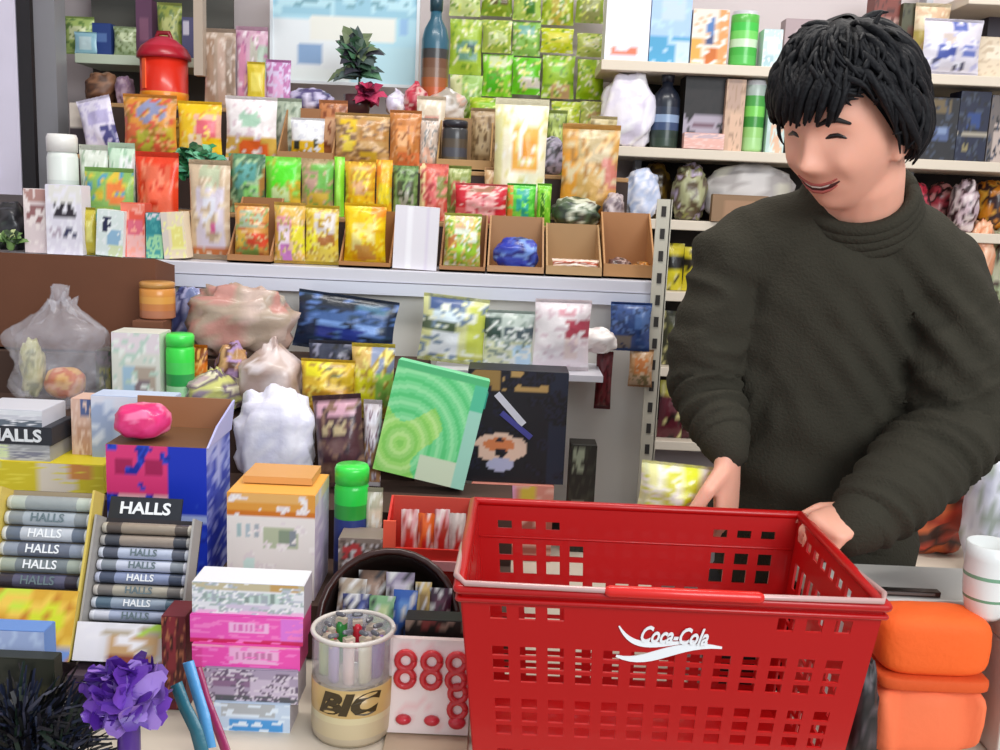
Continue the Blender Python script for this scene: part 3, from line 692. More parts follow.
# goods packed behind the tier fronts
for x0, x1, yt, Y, Z, a, lab in [
 (166, 190, 118, 2.40, T3, A('c8a03c', [(.2,.2,.8,.6,'e0c870')], ['8a6a30'], .2, 200), 'ochre packet squeezed behind the lavender emblem packet'),
 (272, 300, 98, 2.425, T3, A('a8b4a0', [(.2,.3,.8,.7,'c8d0c0')], ['7a8a78'], .2, 201), 'sage packet behind the brown carton on the third tier'),
 (318, 346, 100, 2.425, T3, A('c07a4a', [(.2,.3,.8,.7,'e0b088')], ['8a4a2a'], .2, 202), 'rust packet behind the gap beside the tan flask packet'),
 (416, 444, 96, 2.425, T3, A('d8c8b0', [(.2,.3,.8,.7,'c87a6a')], ['f0e8d8'], .2, 203), 'cream packet with rose patch behind the slim pink packet'),
 (470, 496, 108, 2.425, T3, A('a88c64', [(.2,.3,.8,.7,'c8b088')], ['7a6040'], .2, 204), 'khaki packet behind the dark tin carton'),
 (546, 566, 110, 2.425, T3, A('8ea04a', [(.2,.3,.8,.7,'b8c870')], ['5a6a2a'], .2, 205), 'moss packet behind the silvery grey one'),
 (590, 616, 116, 2.425, T3, A('b8a878', [(.2,.3,.8,.7,'d0c8a0')], ['8a7a50'], .2, 206), 'straw packet behind the amber and tan pouch'),
 (446, 470, 166, 2.25, T2, A('8a9a4a', [(.2,.3,.8,.7,'c86a5a')], ['b8c080'], .2, 207), 'olive packet behind the brick red one'),
 (484, 512, 168, 2.262, T2, A('c8a070', [(.2,.3,.8,.7,'a86a4a')], ['e0c8a0'], .2, 208), 'tan packet behind the rosy pillow packet') ]:
    POUCH(lab, x0, x1, yt, Y, Z, a, .03)
# ------------------------------------------------------------------ goods on the stepped riser
S0, S1, S2, S3 = .85, .93, 1.02, 1.10
CZ = .77
# -- top step
OPENBOX('big dark brown cardboard carton behind the clear bag', -14, 156, 256, 1.86, S3, .11, 1.0, '6b412b', '5a3622', name='cardboard_carton', m=BROWN, back=.9)
CAN('small orange jar with tan lid in front of the brown carton', 134, 169, 283, 1.80, None, ['d08a3c', 'd89a48', 'c07840', 'b07050'], 'spice_jar', 'jar', cap='c08a48', shape='jar', yb=320)
j = PY(150, 320, 1.80)
b = MB(); b.box((j.x, 1.81, (j.z + S2) / 2), (.055, .05, j.z - S2 - .001), '5a3322'); o = b.build('small_carton', BROWN); bev(o); tag(o, 'small dark brown box under the orange jar', 'box')
CRUMPLE('navy foil bag under the first tier, beside the brown carton', 166, 206, 284, 1.94, S3, ['4a5488', '7a84b0', 'a8a8cc', '383c68'], .035, 'foil_bag', 'bag', seed=20, m=FOIL, knot=False)
CRUMPLE('dusty pink and brown clear bag of snacks left of the navy packet', 180, 292, 284, 1.845, S3, ['c0a494', 'b8988a', 'ccb4a8', 'b09c8a', 'c08a80', 'b4a89c'], .08, 'snack_bag', 'bag', seed=21, knot=False, m=FOIL, amp=.3, freq=3.2)
POUCH('navy and blue glossy packet tilted against the case panel', 292, 390, 303, 1.90, S3, A('1e2c48', [(.1,.3,.9,.5,'3a5a90'),(.25,.45,.85,.62,'7aa0e0'),(.2,.6,.7,.75,'2c3c90'),(0,0,1,.2,'1c2430'),(.6,.15,.9,.3,'3a6a88')], ['28405a', '5a7ab8', '101828'], .25, 50), .04, turn=.10, lean=.1, yb=None)
# -- ledge on the panel
POUCH('yellow and navy packet standing left on the panel ledge', 418, 482, 300, 1.885, 1.098, A('dfe0a0', [(.1,.05,.6,.2,'4a6090'),(.0,.35,.5,.5,'5a6a50'),(.15,.2,.65,.38,'d8e8f0'),(.7,.1,1,.8,'d0d85a'),(.15,.55,.6,.9,'e8ecf0'),(0,.88,1,1,'b8b84a')], ['f0f4e0', '7a90a8'], .2, 51), .04, turn=.08)
POUCH('grey green packet in the middle of the panel ledge', 484, 533, 312, 1.888, 1.098, A('b8c4bc', [(.0,.1,.35,.45,'3a5048'),(.4,.3,1,.45,'4a5a60'),(.0,.55,1,1,'d8dcb8'),(.6,.6,.95,1,'c0dcf0')], ['e8ece8', '8a9a90'], .25, 52), .035)
POUCH('white packet with a crimson ribbon print on the panel ledge', 535, 590, 301, 1.884, 1.098, A('f4e8ec', [(.5,.3,1,.5,'b84a5c'),(.0,.25,.5,.6,'f8f0f2'),(.55,.55,.8,.8,'f0dcd8'),(.4,.1,.7,.2,'e8a8b4')], ['fff8fa', 'e0c8d0'], .2, 53), .04)
POUCH('royal blue packet hanging beside the slotted upright', 611, 651, 303, 1.96, None, A('34508c', [(.15,.2,.7,.6,'2c4478'),(.6,.1,1,.5,'4a6aa0'),(0,.7,.5,1,'8a8078')], ['5a78b0', '22345c'], .2, 54), .03, yb=352)
POUCH('orange and brown packet hanging under the royal blue one', 630, 653, 350, 1.965, None, A('b88a5c', [(.2,.2,.8,.6,'c87a3c'),(.1,.7,.9,1,'8a7a50')], ['d0b090'], .25, 55), .025, yb=388)
# strip of dark sachets with white fluffy top
loc, w, h = spot(592, 614, 346, 1.93, None, 412)
o = POUCH('narrow maroon sachet hanging on the case panel', 596, 612, 352, 1.965, None, A('6a1c24', [(.3,.1,.7,.9,'7a2830')], ['4a1018'], .2, 56), .02, yb=410)
CRUMPLE('white cotton tuft hanging above the maroon sachet', 580, 618, 328, 1.92, None, ['f4ece8', 'fff8f4', 'e0d0cc'], .05, 'cotton_tuft', 'cotton', seed=22, m=FOIL, knot=False, yb=354)
# black box with an orange-pink oval, standing on a pink carton
b0 = PY(515, 486, 1.745)
cz2 = b0.z
CARTON('flat pink and yellow carton under the black box', 470, 552, 486, 1.74, CZ + .0, A('d88a7a', [(.3,0,.5,.3,'e8a0c8'),(.6,0,.8,.3,'d8b840'),(.0,.3,1,1,'a8584a')], ['e8b0a0'], .25, 57), .13)
o = CARTON('black carton with a pale oval badge and silver streak', 466, 566, 372, 1.75, cz2 + .0035, A('15141c', [(.0,.0,.32,.18,'9a7a44'),(.35,0,.8,.17,'b8945a'),(.82,0,1,1,'1c2236'),(.08,.55,.62,.82,'e8c4b0','o'),(.18,.6,.5,.72,'d88050','o'),(.22,.78,.5,.9,'b8b8d8','o')], ['1c1c30', '0c0c10'], .2, 58), .075, side='1a1a26', nu=48, nv=48)
m = MB(); w_, h_ = o.dimensions.x, o.dimensions.z
m.box((-.012, -.0395, h_ * .66), (.012, .002, h_ * .36), 'd8d8e4', Matrix.Rotation(-.75, 3, 'Y')); m.box((.0, -.0395, h_ * .52), (.01, .002, h_ * .34), '4a4c9a', Matrix.Rotation(-.9, 3, 'Y')); m.build('silver_streak', FOIL, o)
# green case
def ga(u, v):
    d = sqrt((u - .22) ** 2 + ((v - .72) * 1.1) ** 2)
    c = ['52c474', '6cd088', '8edc9c', '74d28c'][int(d * 26) % 4]
    if u + .12 * sin(v * 9) < .5 and v > .42 + .1 * sin(u * 8): c = ['84cc5a', '9cd86c', 'b4e088', '98d470'][int(d * 26) % 4]
    if u > .45 and v > .78: c = 'c8d4b8'
    if u > .86: c = '4ab890' if v < .3 else '98ccb8'
    if v < .06: c = '48b070'
    return c
ga.base = '3aa07a'
loc, w, h = spot(369, 463, 384, 1.60, S1)
gc = empty('green_box', (loc.x + .004, 1.63, loc.z + .021), 'large green box with ring pattern leaning on the black carton', 'box')
o = carton(w, h, .05, ga, '2f9a78', '7ad8a0', 60, 60).build('body', CARD, gc); bev(o, .003)
gc.rotation_euler = (-.10, .20, .0)
m = MB(); m.box((w * .5 + .001, 0, h * .82), (.003, .045, h * .14), '12907c'); m.build('end_flap', CARD, gc)
# small dark packet with sticker right of black box
CARTON('little black carton with pale sticker near the red basket', 568, 594, 446, 1.80, CZ, A('26241f', [(.1,.05,.5,.25,'a0a890'),(.1,.55,.6,.7,'b8b0a0')], ['3a3a30'], .2, 60), .05)
# -- yellow packs
POUCH('yellow packet behind the brown coffee packet', 299, 352, 362, 1.72, S2, A('dcb62c', [(.1,.0,.5,.3,'e8dc20'),(.5,.1,.8,.3,'6a6a3a'),(.1,.5,1,.9,'c8922a')], ['f0d860', 'a8842c'], .25, 61), .05)
POUCH('yellow and lime packet beside the green box', 350, 392, 346, 1.73, S2, A('d8c040', [(.0,.0,.5,.35,'d8b464'),(.5,.0,1,.4,'8a94b0'),(.1,.35,.6,.7,'e0d820'),(.6,.4,1,.8,'9ad05a')], ['f0e080', 'b09030'], .25, 62), .05)
POUCH('black and steel blue packet under the navy packet', 308, 352, 342, 1.80, S2, A('34384c', [(.2,.3,.7,.7,'6a6a88'),(.5,.6,.9,.9,'20222a')], ['8a8aa0', '1a1a20'], .25, 63), .03)
POUCH('brown coffee packet with a mauve stripe leaning on the yellow packets', 317, 366, 404, 1.575, S1, A('54343a', [(.1,.08,.9,.2,'d0a0b0'),(.2,.3,.7,.4,'c8b48a'),(.15,.45,.8,.6,'6a4a48'),(.1,.75,.9,1,'7a5a4a')], ['3a2430', '8a6a58'], .25, 64), .05, turn=-.12, lean=.1)
POUCH('white wrapped stick beside the brown coffee packet', 362, 380, 402, 1.62, S1, A('d8cdd0', [(.2,.1,.8,.3,'f0ecf4'),(0,.5,1,1,'b88a60')], ['e8e0e8', '8a6a7a'], .25, 65), .03)
# -- pile middle-left
CRUMPLE('clear tan bag of biscuits above the white fluffy bag', 232, 300, 340, 1.72, S2, ['c8b4ac', 'd8c8c4', 'b8a098', 'a08878', 'dcd0d0'], .10, 'biscuit_bag', 'bag', seed=24, m=FOIL)
CRUMPLE('white fluffy bag standing behind the orange topped carton', 230, 311, 386, 1.585, S1, ['f2f0fa', 'e8e6f6', 'f8f6ff', 'e0e0f0'], .085, 'cotton_bag', 'bag', seed=25, m=FOIL, amp=.22, freq=3.4, knot=False)
CRUMPLE('mauve and cream bag of small sweets behind the blue box', 178, 236, 370, 1.705, S2, ['b8a0a4', 'd8d0b0', '6a5a6a', 'c8c878', '9a8a98', 'd0c0c8'], .09, 'sweet_bag', 'bag', seed=26, m=FOIL, freq=4)
CRUMPLE('amber and violet wrapped sweet under the dusty pink bag', 212, 246, 340, 1.775, S2, ['b88a5a', 'b090c0', '5a3424', 'd0a070'], .05, 'wrapped_sweet', 'sweet', seed=27, m=FOIL, knot=False)
POUCH('orange topped sachet beside the neon green lid', 186, 206, 346, 1.78, S2, A('e0781c', [(0,0,1,.3,'8a4414'),(.2,.55,1,.85,'f0a0a8')], ['f0b060'], .2, 66), .02)
loc, w, h = spot(112, 190, 334, 1.72, S2)
CARTON('pale white and mint carton behind the small blue tray', 112, 160, 334, 1.72, S2, A('dfe0d4', [(0,0,1,.25,'e8dce0'),(.2,.4,.5,.9,'a8c8dc'),(.5,.4,.9,.9,'b8a898'),(.45,.6,.8,.8,'8a7a80')], ['f0f4ec', 'c0d8c8'], .2, 67), .06)
CAN('bottle with neon green cap and pale green body', 162, 190, 336, 1.72, S2, ['3ce04a', '4ad85a', '2c9a4a', 'a8dca8', 'c8e8c0'], 'shampoo_bottle', 'bottle', cap='48e858', shape='jar')
CARTON('dark teal and olive carton left of the mint carton', 96, 112, 352, 1.77, S2, A('5a5a4a', [(.2,.3,.9,.7,'8a8a2a'),(0,0,1,.25,'6a5a64')], ['3a4a3a'], .25, 68), .05)
# clear bag with orange buns
loc, w, h = spot(0, 94, 292, 1.70, S2)
cb = empty('clear_bag', (loc.x, 1.757, S2 + .001), 'knotted clear plastic bag holding an orange pastry, before the brown carton', 'bag')
crumple(w, h, .11, 'e8e8ee', 31, True, (44, 32), .34, 3.6).build('film', mat('clear_bag_film', 'dedde6', rough=.15, spec=.8, alpha=.24, bump=1.0, bscale=45), cb, True)
o = CRUMPLE('round orange glazed pastry inside the clear bag', 38, 78, 368, 1.738, S2 + .012, ['e09a40', 'f0b868', 'd8743c', 'e8a880'], .06, 'pastry', 'pastry', seed=33, m=CARD, knot=False, amp=.08)
o = CRUMPLE('pale yellow crumpled wrapper inside the clear bag', 16, 38, 336, 1.745, S2 + .012, ['b8b478', 'd0cc9a', '9a9a70'], .04, 'wrapper', 'wrapper', seed=34, m=FOIL, knot=False)
# -- small blue-white tray and peach strip behind the blue box
CARTON('long white and sky blue carton behind the blue box', 92, 172, 398, 1.56, S1, A('c8d4ec', [(0,.0,1,.15,'e8e8f4'),(.0,.1,.3,1,'a8b8d8'),(.5,.2,.8,.5,'8aa0d0')], ['e0e8f8'], .2, 70), .05)
CARTON('peach carton squeezed beside the blue box', 72, 92, 400, 1.57, S1, A('e4bca8', [(.3,.3,.9,.8,'d0a088'),(.5,.0,1,.2,'5a6a9a')], ['f0d0c0'], .2, 71), .05)

# -- blue box with pink gift
loc, w, h = spot(106, 206, 448, 1.36, S0)
bb = empty('gift_box', (loc.x, 1.425, S0 + .0012), 'open blue carton with its pink printed front and brown inside', 'box')
ba = A('1838b4', [(.0,.0,.62,.36,'e83a7c'),(.1,.1,.25,.2,'b01c58'),(.4,.1,.55,.2,'b01c58'),(.0,.38,.62,.5,'5838b0'),(.05,.34,.75,.40,'f0b0b8'),(.62,.0,1,.9,'1434c0'),(.0,.5,1,.55,'a8b8e8'),(.3,.6,.5,.7,'5a78d8'),(0,.9,1,1,'6aa0d8')], ['2848c8', '1428a0'], .15, 72)
m = carton(w, h, .12, ba, '3048c0', '6e4c30', 40, 36, lid=False, sideart=A('8890dc', [(0,.2,1,.5,'5060c8'),(.3,.0,.6,.3,'b8bcf0'),(0,.6,1,1,'2a40b8')], ['b0b8f0', '3848b8'], .3, 73)); o = m.build('body', CARD, bb); bev(o)
m = MB(); hb = .045
m.add([(-w / 2, .06, h), (w / 2, .06, h), (w / 2, .066, h + hb), (-w / 2, .066, h + hb), (-w / 2, .063, h), (w / 2, .063, h), (w / 2, .069, h + hb), (-w / 2, .069, h + hb)], [(0, 1, 2, 3), (7, 6, 5, 4), (0, 4, 5, 1), (1, 5, 6, 2), (2, 6, 7, 3), (3, 7, 4, 0)], '9a6844')
m.build('back_flap', CARD, bb)
m = MB(); m.add([(w / 2, -.06, h), (w / 2, .06, h), (w / 2 + .004, .064, h + hb), (w / 2 + .002, -.02, h + hb * .5), (w / 2 + .003, -.06, h), (w / 2 + .003, .06, h), (w / 2 + .007, .064, h + hb), (w / 2 + .005, -.02, h + hb * .5)], [(0, 1, 2, 3), (7, 6, 5, 4), (0, 4, 5, 1), (1, 5, 6, 2), (2, 6, 7, 3), (3, 7, 4, 0)], 'b8b8ea'); m.build('side_flap', CARD, bb)
CRUMPLE('hot pink wrapped figure standing on the open blue carton', 106, 162, 406, 1.37, S0 + h + .004, ['f04088', 'e83078', 'f87aa8', 'f05090'], .07, 'pink_parcel', 'parcel', seed=35, m=FOIL, knot=False, amp=.1)

# -- orange topped white carton
loc, w, h = spot(226, 314, 496, 1.325, S0)
oc = empty('carton', (loc.x, 1.385, S0 + .0012), 'white carton with an orange top band beside the blue carton', 'box')
wa = A('f6eee8', [(0,0,1,.20,'e8a040'),(.1,.0,.9,.08,'f0b86a'),(0,.17,1,.2,'d87a20'),(.42,.32,.82,.5,'c0c8a8'),(.6,.34,.7,.48,'90a088'),(.72,.34,.78,.48,'9098a0'),(.12,.30,.17,.4,'b0c8c8'),(.22,.3,.27,.4,'b8c8d0'),(.32,.30,.36,.4,'b0b8c0'),(.2,.6,.3,.75,'d8f0e8')], ['fff8f4', 'f0e4e4'], .12, 74)
o = carton(w, h, .11, wa, 'd8cce0', 'f0b050', 40, 40, sideart=A('d4c4dc', [(0,0,1,.12,'e8d0b0'),(.3,.1,.6,1,'c8b8d8')], ['e4d8ea'], .2, 75)).build('body', CARD, oc); bev(o, .002)
m = MB(); m.box((0, .02, h + .008), (w * .8, .07, .010), 'dca05c'); m.build('lid_flap', CARD, oc)
# -- goods between the orange topped carton and the red tray
CAN('navy bottle with a neon green cap beside the orange topped carton', 331, 366, 470, 1.40, S0, ['28d048', '2c9a3a', '24387c', '22347a', '2a3c8a', '3a3a5a'], 'bottle', 'bottle', cap='3ce04c', shape='jar')
POUCH('small cream and grey sachet beside the navy bottle', 364, 381, 490, 1.41, S0, A('b8b49a', [(.2,.2,.9,.6,'d8c8b0'),(0,.7,1,1,'7a7a80')], ['e0dcd0'], .2, 76), .02)
CARTON('small dark red and grey carton below the navy bottle', 338, 382, 540, 1.358, S0, A('8a7a70', [(.1,.1,.5,.7,'b83a3c'),(.6,.3,1,.7,'4a5040'),(0,.8,1,1,'b8b0b8')], ['d0c8c8', '5a4a44'], .25, 77), .05)
# red display tray with orange and red packs
loc, w, h = spot(382, 470, 520, 1.36, S0)
rt = empty('display_tray', (loc.x, 1.415, S0 + .0012), 'red open display tray of sweets under the large green box', 'tray')
opencarton(w, h, .11, .62, 'd82c20', 'c84a3c').build('body', CARD, rt)
m = MB(); m.box((-w * .42, -.058, h * .72), (w * .14, .004, h * .5), 'f05a40'); m.box((w * .05, -.0575, h * .25), (w * .6, .003, h * .16), '8a1c14'); m.box((w * .2, -.0575, h * .42), (w * .5, .003, h * .12), 'f0a8a8'); m.build('header_print', CARD, rt)
x_ = [392, 408, 426, 444]
for i, (x0, x1, c, lab) in enumerate([(400, 417, 'e8b0b0', 'pale pink sweet pack leftmost in the red tray'), (417, 433, 'f06a1c', 'orange sweet pack in the red tray'), (433, 448, 'f0b4b8', 'rose sweet pack in the red tray'), (448, 464, 'd8c8c0', 'cream sweet pack at the right end of the red tray')]):
    POUCH(lab, x0, x1, 512 + (i % 2) * 4, 1.385, S0 + .0045, A(c, [(.2,.3,.8,.6,'d83028'),(.1,.7,.9,.9,'f8e0d8')], ['f8e8e0', 'b84030'], .25, 80 + i), .02, 'sweet_pack', 'packet', 'sweet packs in the red tray', nu=6, nv=8)

# -- round black basket tipped towards the viewer, with small packs
c0 = PY(388, 622, 1.225)
rb = empty('round_basket', (c0.x, 1.245, CZ), 'round black basket tipped on edge and filled with small packs', 'basket')
m = MB(); r = .088
pr = [(r * .75, .0, '1c1210'), (r * .9, .02, '24140f'), (r, .055, '1c1210'), (r * 1.03, .06, '3a1c14'), (r * .97, .06, '1c1210'), (r * .88, .022, '18100e'), (.01, .008, '18100e')]
m.lathe(pr, 30)
Rm = Matrix.Rotation(1.05, 3, 'X')
m.v = [tuple(Rm @ Vector(v) + Vector((0, .035, r * .83))) for v in m.v]
o = m.build('bowl', PLAS, rb, True)
m = MB(); m.tube([tuple(Rm @ Vector((r * 1.02 * cos(a), r * 1.02 * sin(a), .06)) + Vector((0, .035, r * .83))) for a in [2 * pi * k / 30 for k in range(31)]], .005, 8, '341510', caps=False); m.build('rim', PLAS, rb, True)
packs = [(334, 362, 586, '9a8a78', 'b0a898', 'taupe', 1.222), (356, 384, 578, '6a5040', '9a8070', 'brown', 1.235), (384, 412, 580, '8a8098', 'c0b8c8', 'mauve', 1.228), (340, 368, 602, '2c3470', '4a5aa0', 'indigo', 1.205), (366, 392, 604, '7aa87a', 'b8c890', 'sage green', 1.20), (390, 414, 598, '2a58a8', '5a88c8', 'bright blue', 1.203), (414, 430, 590, 'c8b070', '8a7040', 'golden', 1.212), (428, 450, 596, '3a1c34', '5a2c44', 'plum', 1.208)]
for i, (x0, x1, yt, c, c2, nm, Y) in enumerate(packs):
    POUCH(nm + ' small pack in the round black basket', x0, x1, yt, Y, None, A(c, [(.2,.2,.8,.6,c2)], ['d0d0d0', '202028'], .2, 90 + i), .016, 'small_pack', 'packet', 'small packs in the round basket', yb=yt + 44, nu=6, nv=7, lean=.4)
CARTON('flat black carton behind the red number tray', 404, 462, 622, 1.17, CZ, A('14100e', [(.0,.0,1,.12,'a08878'),(.3,.0,.6,.1,'8a3c38')], ['241c18'], .2, 100), .03, nv=16)
# ------------------------------------------------------------------ front row on the counter
LETW = mat('white_ink', 'f2f4f6', rough=.4); LETK = mat('black_ink', '1a1408', rough=.4); LETG = mat('grey_ink', '6a7a80', rough=.5); LETO = mat('gold_ink', '3a2c0c', rough=.4)
# -- stick sweet trays
def stick(w, hh, d, base, band, tip):
    m = MB(); n = 14
    def ring(x, k):
        return [(x, cos(2 * pi * i / 10) * d / 2 * k, hh / 2 + sin(2 * pi * i / 10) * hh / 2 * k) for i in range(10)]
    xs = [(-.5, .55), (-.49, .95), (-.44, 1.0), (-.3, 1), (-.28, 1.03), (-.05, 1.03), (.1, 1.03), (.28, 1.03), (.3, 1), (.44, 1), (.49, .95), (.5, .55)]
    vs = [v for x, k in xs for v in ring(x * w, k)]
    fs = []; cs = []
    for i in range(len(xs) - 1):
        for k in range(10):
            fs.append((i * 10 + k, (i + 1) * 10 + k, (i + 1) * 10 + (k + 1) % 10, i * 10 + (k + 1) % 10))
            cs.append(tip if i < 2 or i > 8 else (band if 3 < i < 8 else base))
    fs += [tuple(range(10)), tuple((len(xs) - 1) * 10 + k for k in range(9, -1, -1))]; cs += [tip, tip]
    m.add(vs, fs, cs); return m
def stick_tray(label, x0, x1, yt, Y, base_z, rows, traycol, inner, header=None, lean=.42, group='stick sweets', art=None, fp=.24):
    loc, w, h = spot(x0, x1, yt, Y, base_z)
    lo, hi = .05, .6
    for _ in range(40):
        L = (lo + hi) / 2; p = Vector((loc.x, Y + L * sin(lean), base_z + L * cos(lean))) - CAM
        if 375 - p.dot(UPV) / p.dot(FWD) * F > yt: lo = L
        else: hi = L
    d = .03
    root = empty('display_tray', (loc.x, Y, base_z), label, 'tray')
    m = MB(); t = .003
    m.box((0, .02, L / 2), (w, t, L), inner)
    for s in (-1, 1): m.box((s * (w / 2 - t / 2), .002, L / 2), (t, .036, L), traycol)
    m.box((0, .0, t / 2), (w, .036, t), traycol)
    body = m.build('body', CARD, root)
    fr = carton(w, L * fp, .003, art or A(traycol), traycol, nu=14, nv=8, lid=False).build('front_panel', CARD, root); fr.location = (0, -.019, 0)
    root.rotation_euler = (-lean, 0, 0)
    Rx = Matrix.Rotation(-lean, 3, 'X')
    n = len(rows); z0 = L * (fp + .01); z1 = L * .97; hh = (z1 - z0) / n
    for i, (b_, ba_, tp_, lab, txt) in enumerate(rows):
        z = z1 - (i + 1) * hh
        p = Vector((loc.x, Y, base_z)) + Rx @ Vector((0, .0075, z))
        m = stick(w * .93, hh * .94, .019, b_, ba_, tp_)
        o = empty('sweet_stick', p, lab, 'sweets', group); o.rotation_euler = (-lean, 0, 0)
        m.build('wrapper', FOIL, o, True)
        if txt: textobj('lettering', txt[0], hh * .78, txt[1], o, (0, -.0106, hh * .47), sx=1.0, bold=.0002)
    if header:
        hd = carton(w * .74, L * .17, .004, A(header[0]), header[0], nu=10, nv=5, lid=False).build('header', CARD, root); hd.location = (-w * .1, .022, L * .99)
        textobj('lettering', header[1], L * .12, LETW, hd, (0, -.0026, L * .085), sx=1.1, bold=.0006)
    return root
W = ('HALLS', LETW); G = ('HALLS', LETG)
rowsA = [('5a504a', '9a8c7c', 'c8c0b0', 'taupe wrapped sweet stick topmost in the middle black and silver tray', None),
 ('4a4c54', '9a8c80', 'b8b4b0', 'grey brown sweet stick, second from the top of the middle black and silver tray', None),
 ('5a5e6c', 'b8c0d4', 'd8dce8', 'silver blue sweet stick, third from the top of the middle tray', G),
 ('8a9098', 'c8ccdc', 'e0e0ea', 'pale silver sweet stick, fourth from the top of the middle tray', G),
 ('4a5266', '8a94b4', 'c0c4d8', 'slate sweet stick, fifth from the top of the middle tray', W),
 ('7a7470', 'b0a898', 'd0c8c0', 'greige sweet stick, sixth from the top of the middle tray', G),
 ('5c7080', '98a4b4', 'd4d8e0', 'steel sweet stick, lowest but one in the middle tray', W),
 ('d0d0dc', 'a8b0c8', 'e8e8f0', 'whitish sweet stick, lowest in the middle tray', G)]
stick_tray('black and silver sweet tray with white header lettering, below the blue carton', 76, 180, 518, 1.20, .812, rowsA, 'a8a4a0', '2a2428', ('23262e', 'HALLS'), .44, 'sweet sticks in the middle tray',
           A('e4e0e4', [(.35,.2,.8,.8,'c8a070'),(.62,.0,.9,.35,'b0d84a'),(0,.0,.25,1,'ece8ee'),(.3,.85,.9,1,'8a4030')], ['f0ecf0', 'b8a890'], .2, 110), fp=.26)
rowsB = [('b8c0b4', '9aa0a0', 'd0d4cc', 'pale grey sweet stick topmost in the yellow and white tray', None),
 ('8a9094', 'a8b0b8', 'd8dce0', 'silver sweet stick second in the yellow and white tray', G),
 ('6a7484', 'c0c4cc', 'e0e4ea', 'grey sweet stick third in the yellow and white tray', W),
 ('9098a8', '6a7080', 'd0d4da', 'blue grey sweet stick fourth in the yellow and white tray', W),
 ('a0a89c', '788084', 'c8ccc4', 'grey green sweet stick fifth in the yellow and white tray', W),
 ('3a3440', '5a5870', '98a0a8', 'dark sweet stick lowest in the yellow and white tray', G)]
stick_tray('yellow and white sweet tray at the far left of the front row', -28, 72, 490, 1.195, .812, rowsB, 'd8c060', '9a8a70', None, .44, 'sweet sticks in the far left tray',
           A('dca830', [(.0,.0,.5,.3,'c8e040'),(.5,.2,.9,.5,'d8e02c'),(.1,.5,.5,.8,'e89830'),(.0,.8,1,1,'7a9ad8')], ['f0c850', 'c88020'], .25, 111), fp=.40)
# yellow front carton below the far left tray: deep print already on its front panel
for px_, nm in ((122, 'middle'), (18, 'far left')):
    p = PY(px_, 660, 1.21); b = MB(); b.box((p.x, 1.215, .7905), (.105, .10, .038), '4a3a44'); o = b.build('support_carton', CARD); bev(o); tag(o, 'low dark box under the ' + nm + ' sweet tray', 'box')
CARTON('blue and white carton under the far left tray', -20, 46, 632, 1.09, CZ, A('6a90d0', [(0,.0,1,.35,'a8b8e0'),(.2,.4,.9,.7,'5a80c8')], ['c0d0f0'], .2, 112), .03)
# -- stacked cartons behind the far left tray
def stacked(label, x0, x1, yt, yb, Y, art, d, txt=None, **k):
    o = CARTON(label, x0, x1, yt, Y, None, art, d, yb=yb, **k); o.location.z += max(0, S1 + .002 - PY(20, 494, 1.52).z)
    if txt: textobj('lettering', txt[0], o.dimensions.z * txt[1], txt[2], o, (txt[3] if len(txt) > 3 else 0, -d / 2 - .0012, o.dimensions.z * .48), sx=1.1, bold=.0008)
    return o
zA = PY(20, 494, 1.52).z
stacked('yellow carton at the bottom of the far left stack', -20, 104, 466, 494, 1.515, A('e0cc28', [(.5,.0,.75,1,'e8dcc8'),(.75,.0,.9,.5,'e0944a'),(0,.0,.15,.3,'d8e0a0')], ['f0e048'], .1, 113), .10)
DZ = max(0, S1 + .002 - zA)
if zA - S1 > .015:
    b = MB(); b.box((PY(30, 480, 1.57).x, 1.575, (S1 + zA) / 2), (.17, .09, max(zA - S1 - .002, .01))); tag(b.build('support_carton', RAWC), 'plain box supporting the far left carton stack', 'box')
stacked('grey and pale green carton in the middle of the far left stack', -20, 50, 448, 465, 1.52, A('a8a8aa', [(.0,.0,.4,1,'e0ecb8'),(.5,.3,.9,.8,'8a8a98')], ['c8c8c8'], .2, 114), .09)
stacked('black carton with white capital letters in the far left stack', -22, 52, 430, 447, 1.52, A('2c2e36'), .09, ('HALLS', .95, LETW))
stacked('white and grey topmost carton of the far left stack', -24, 42, 413, 429, 1.52, A('d8d8e0', [(0,.6,1,1,'6a7480'),(.0,.0,1,.3,'eceef2')], ['f4f4f8'], .15, 115), .085)
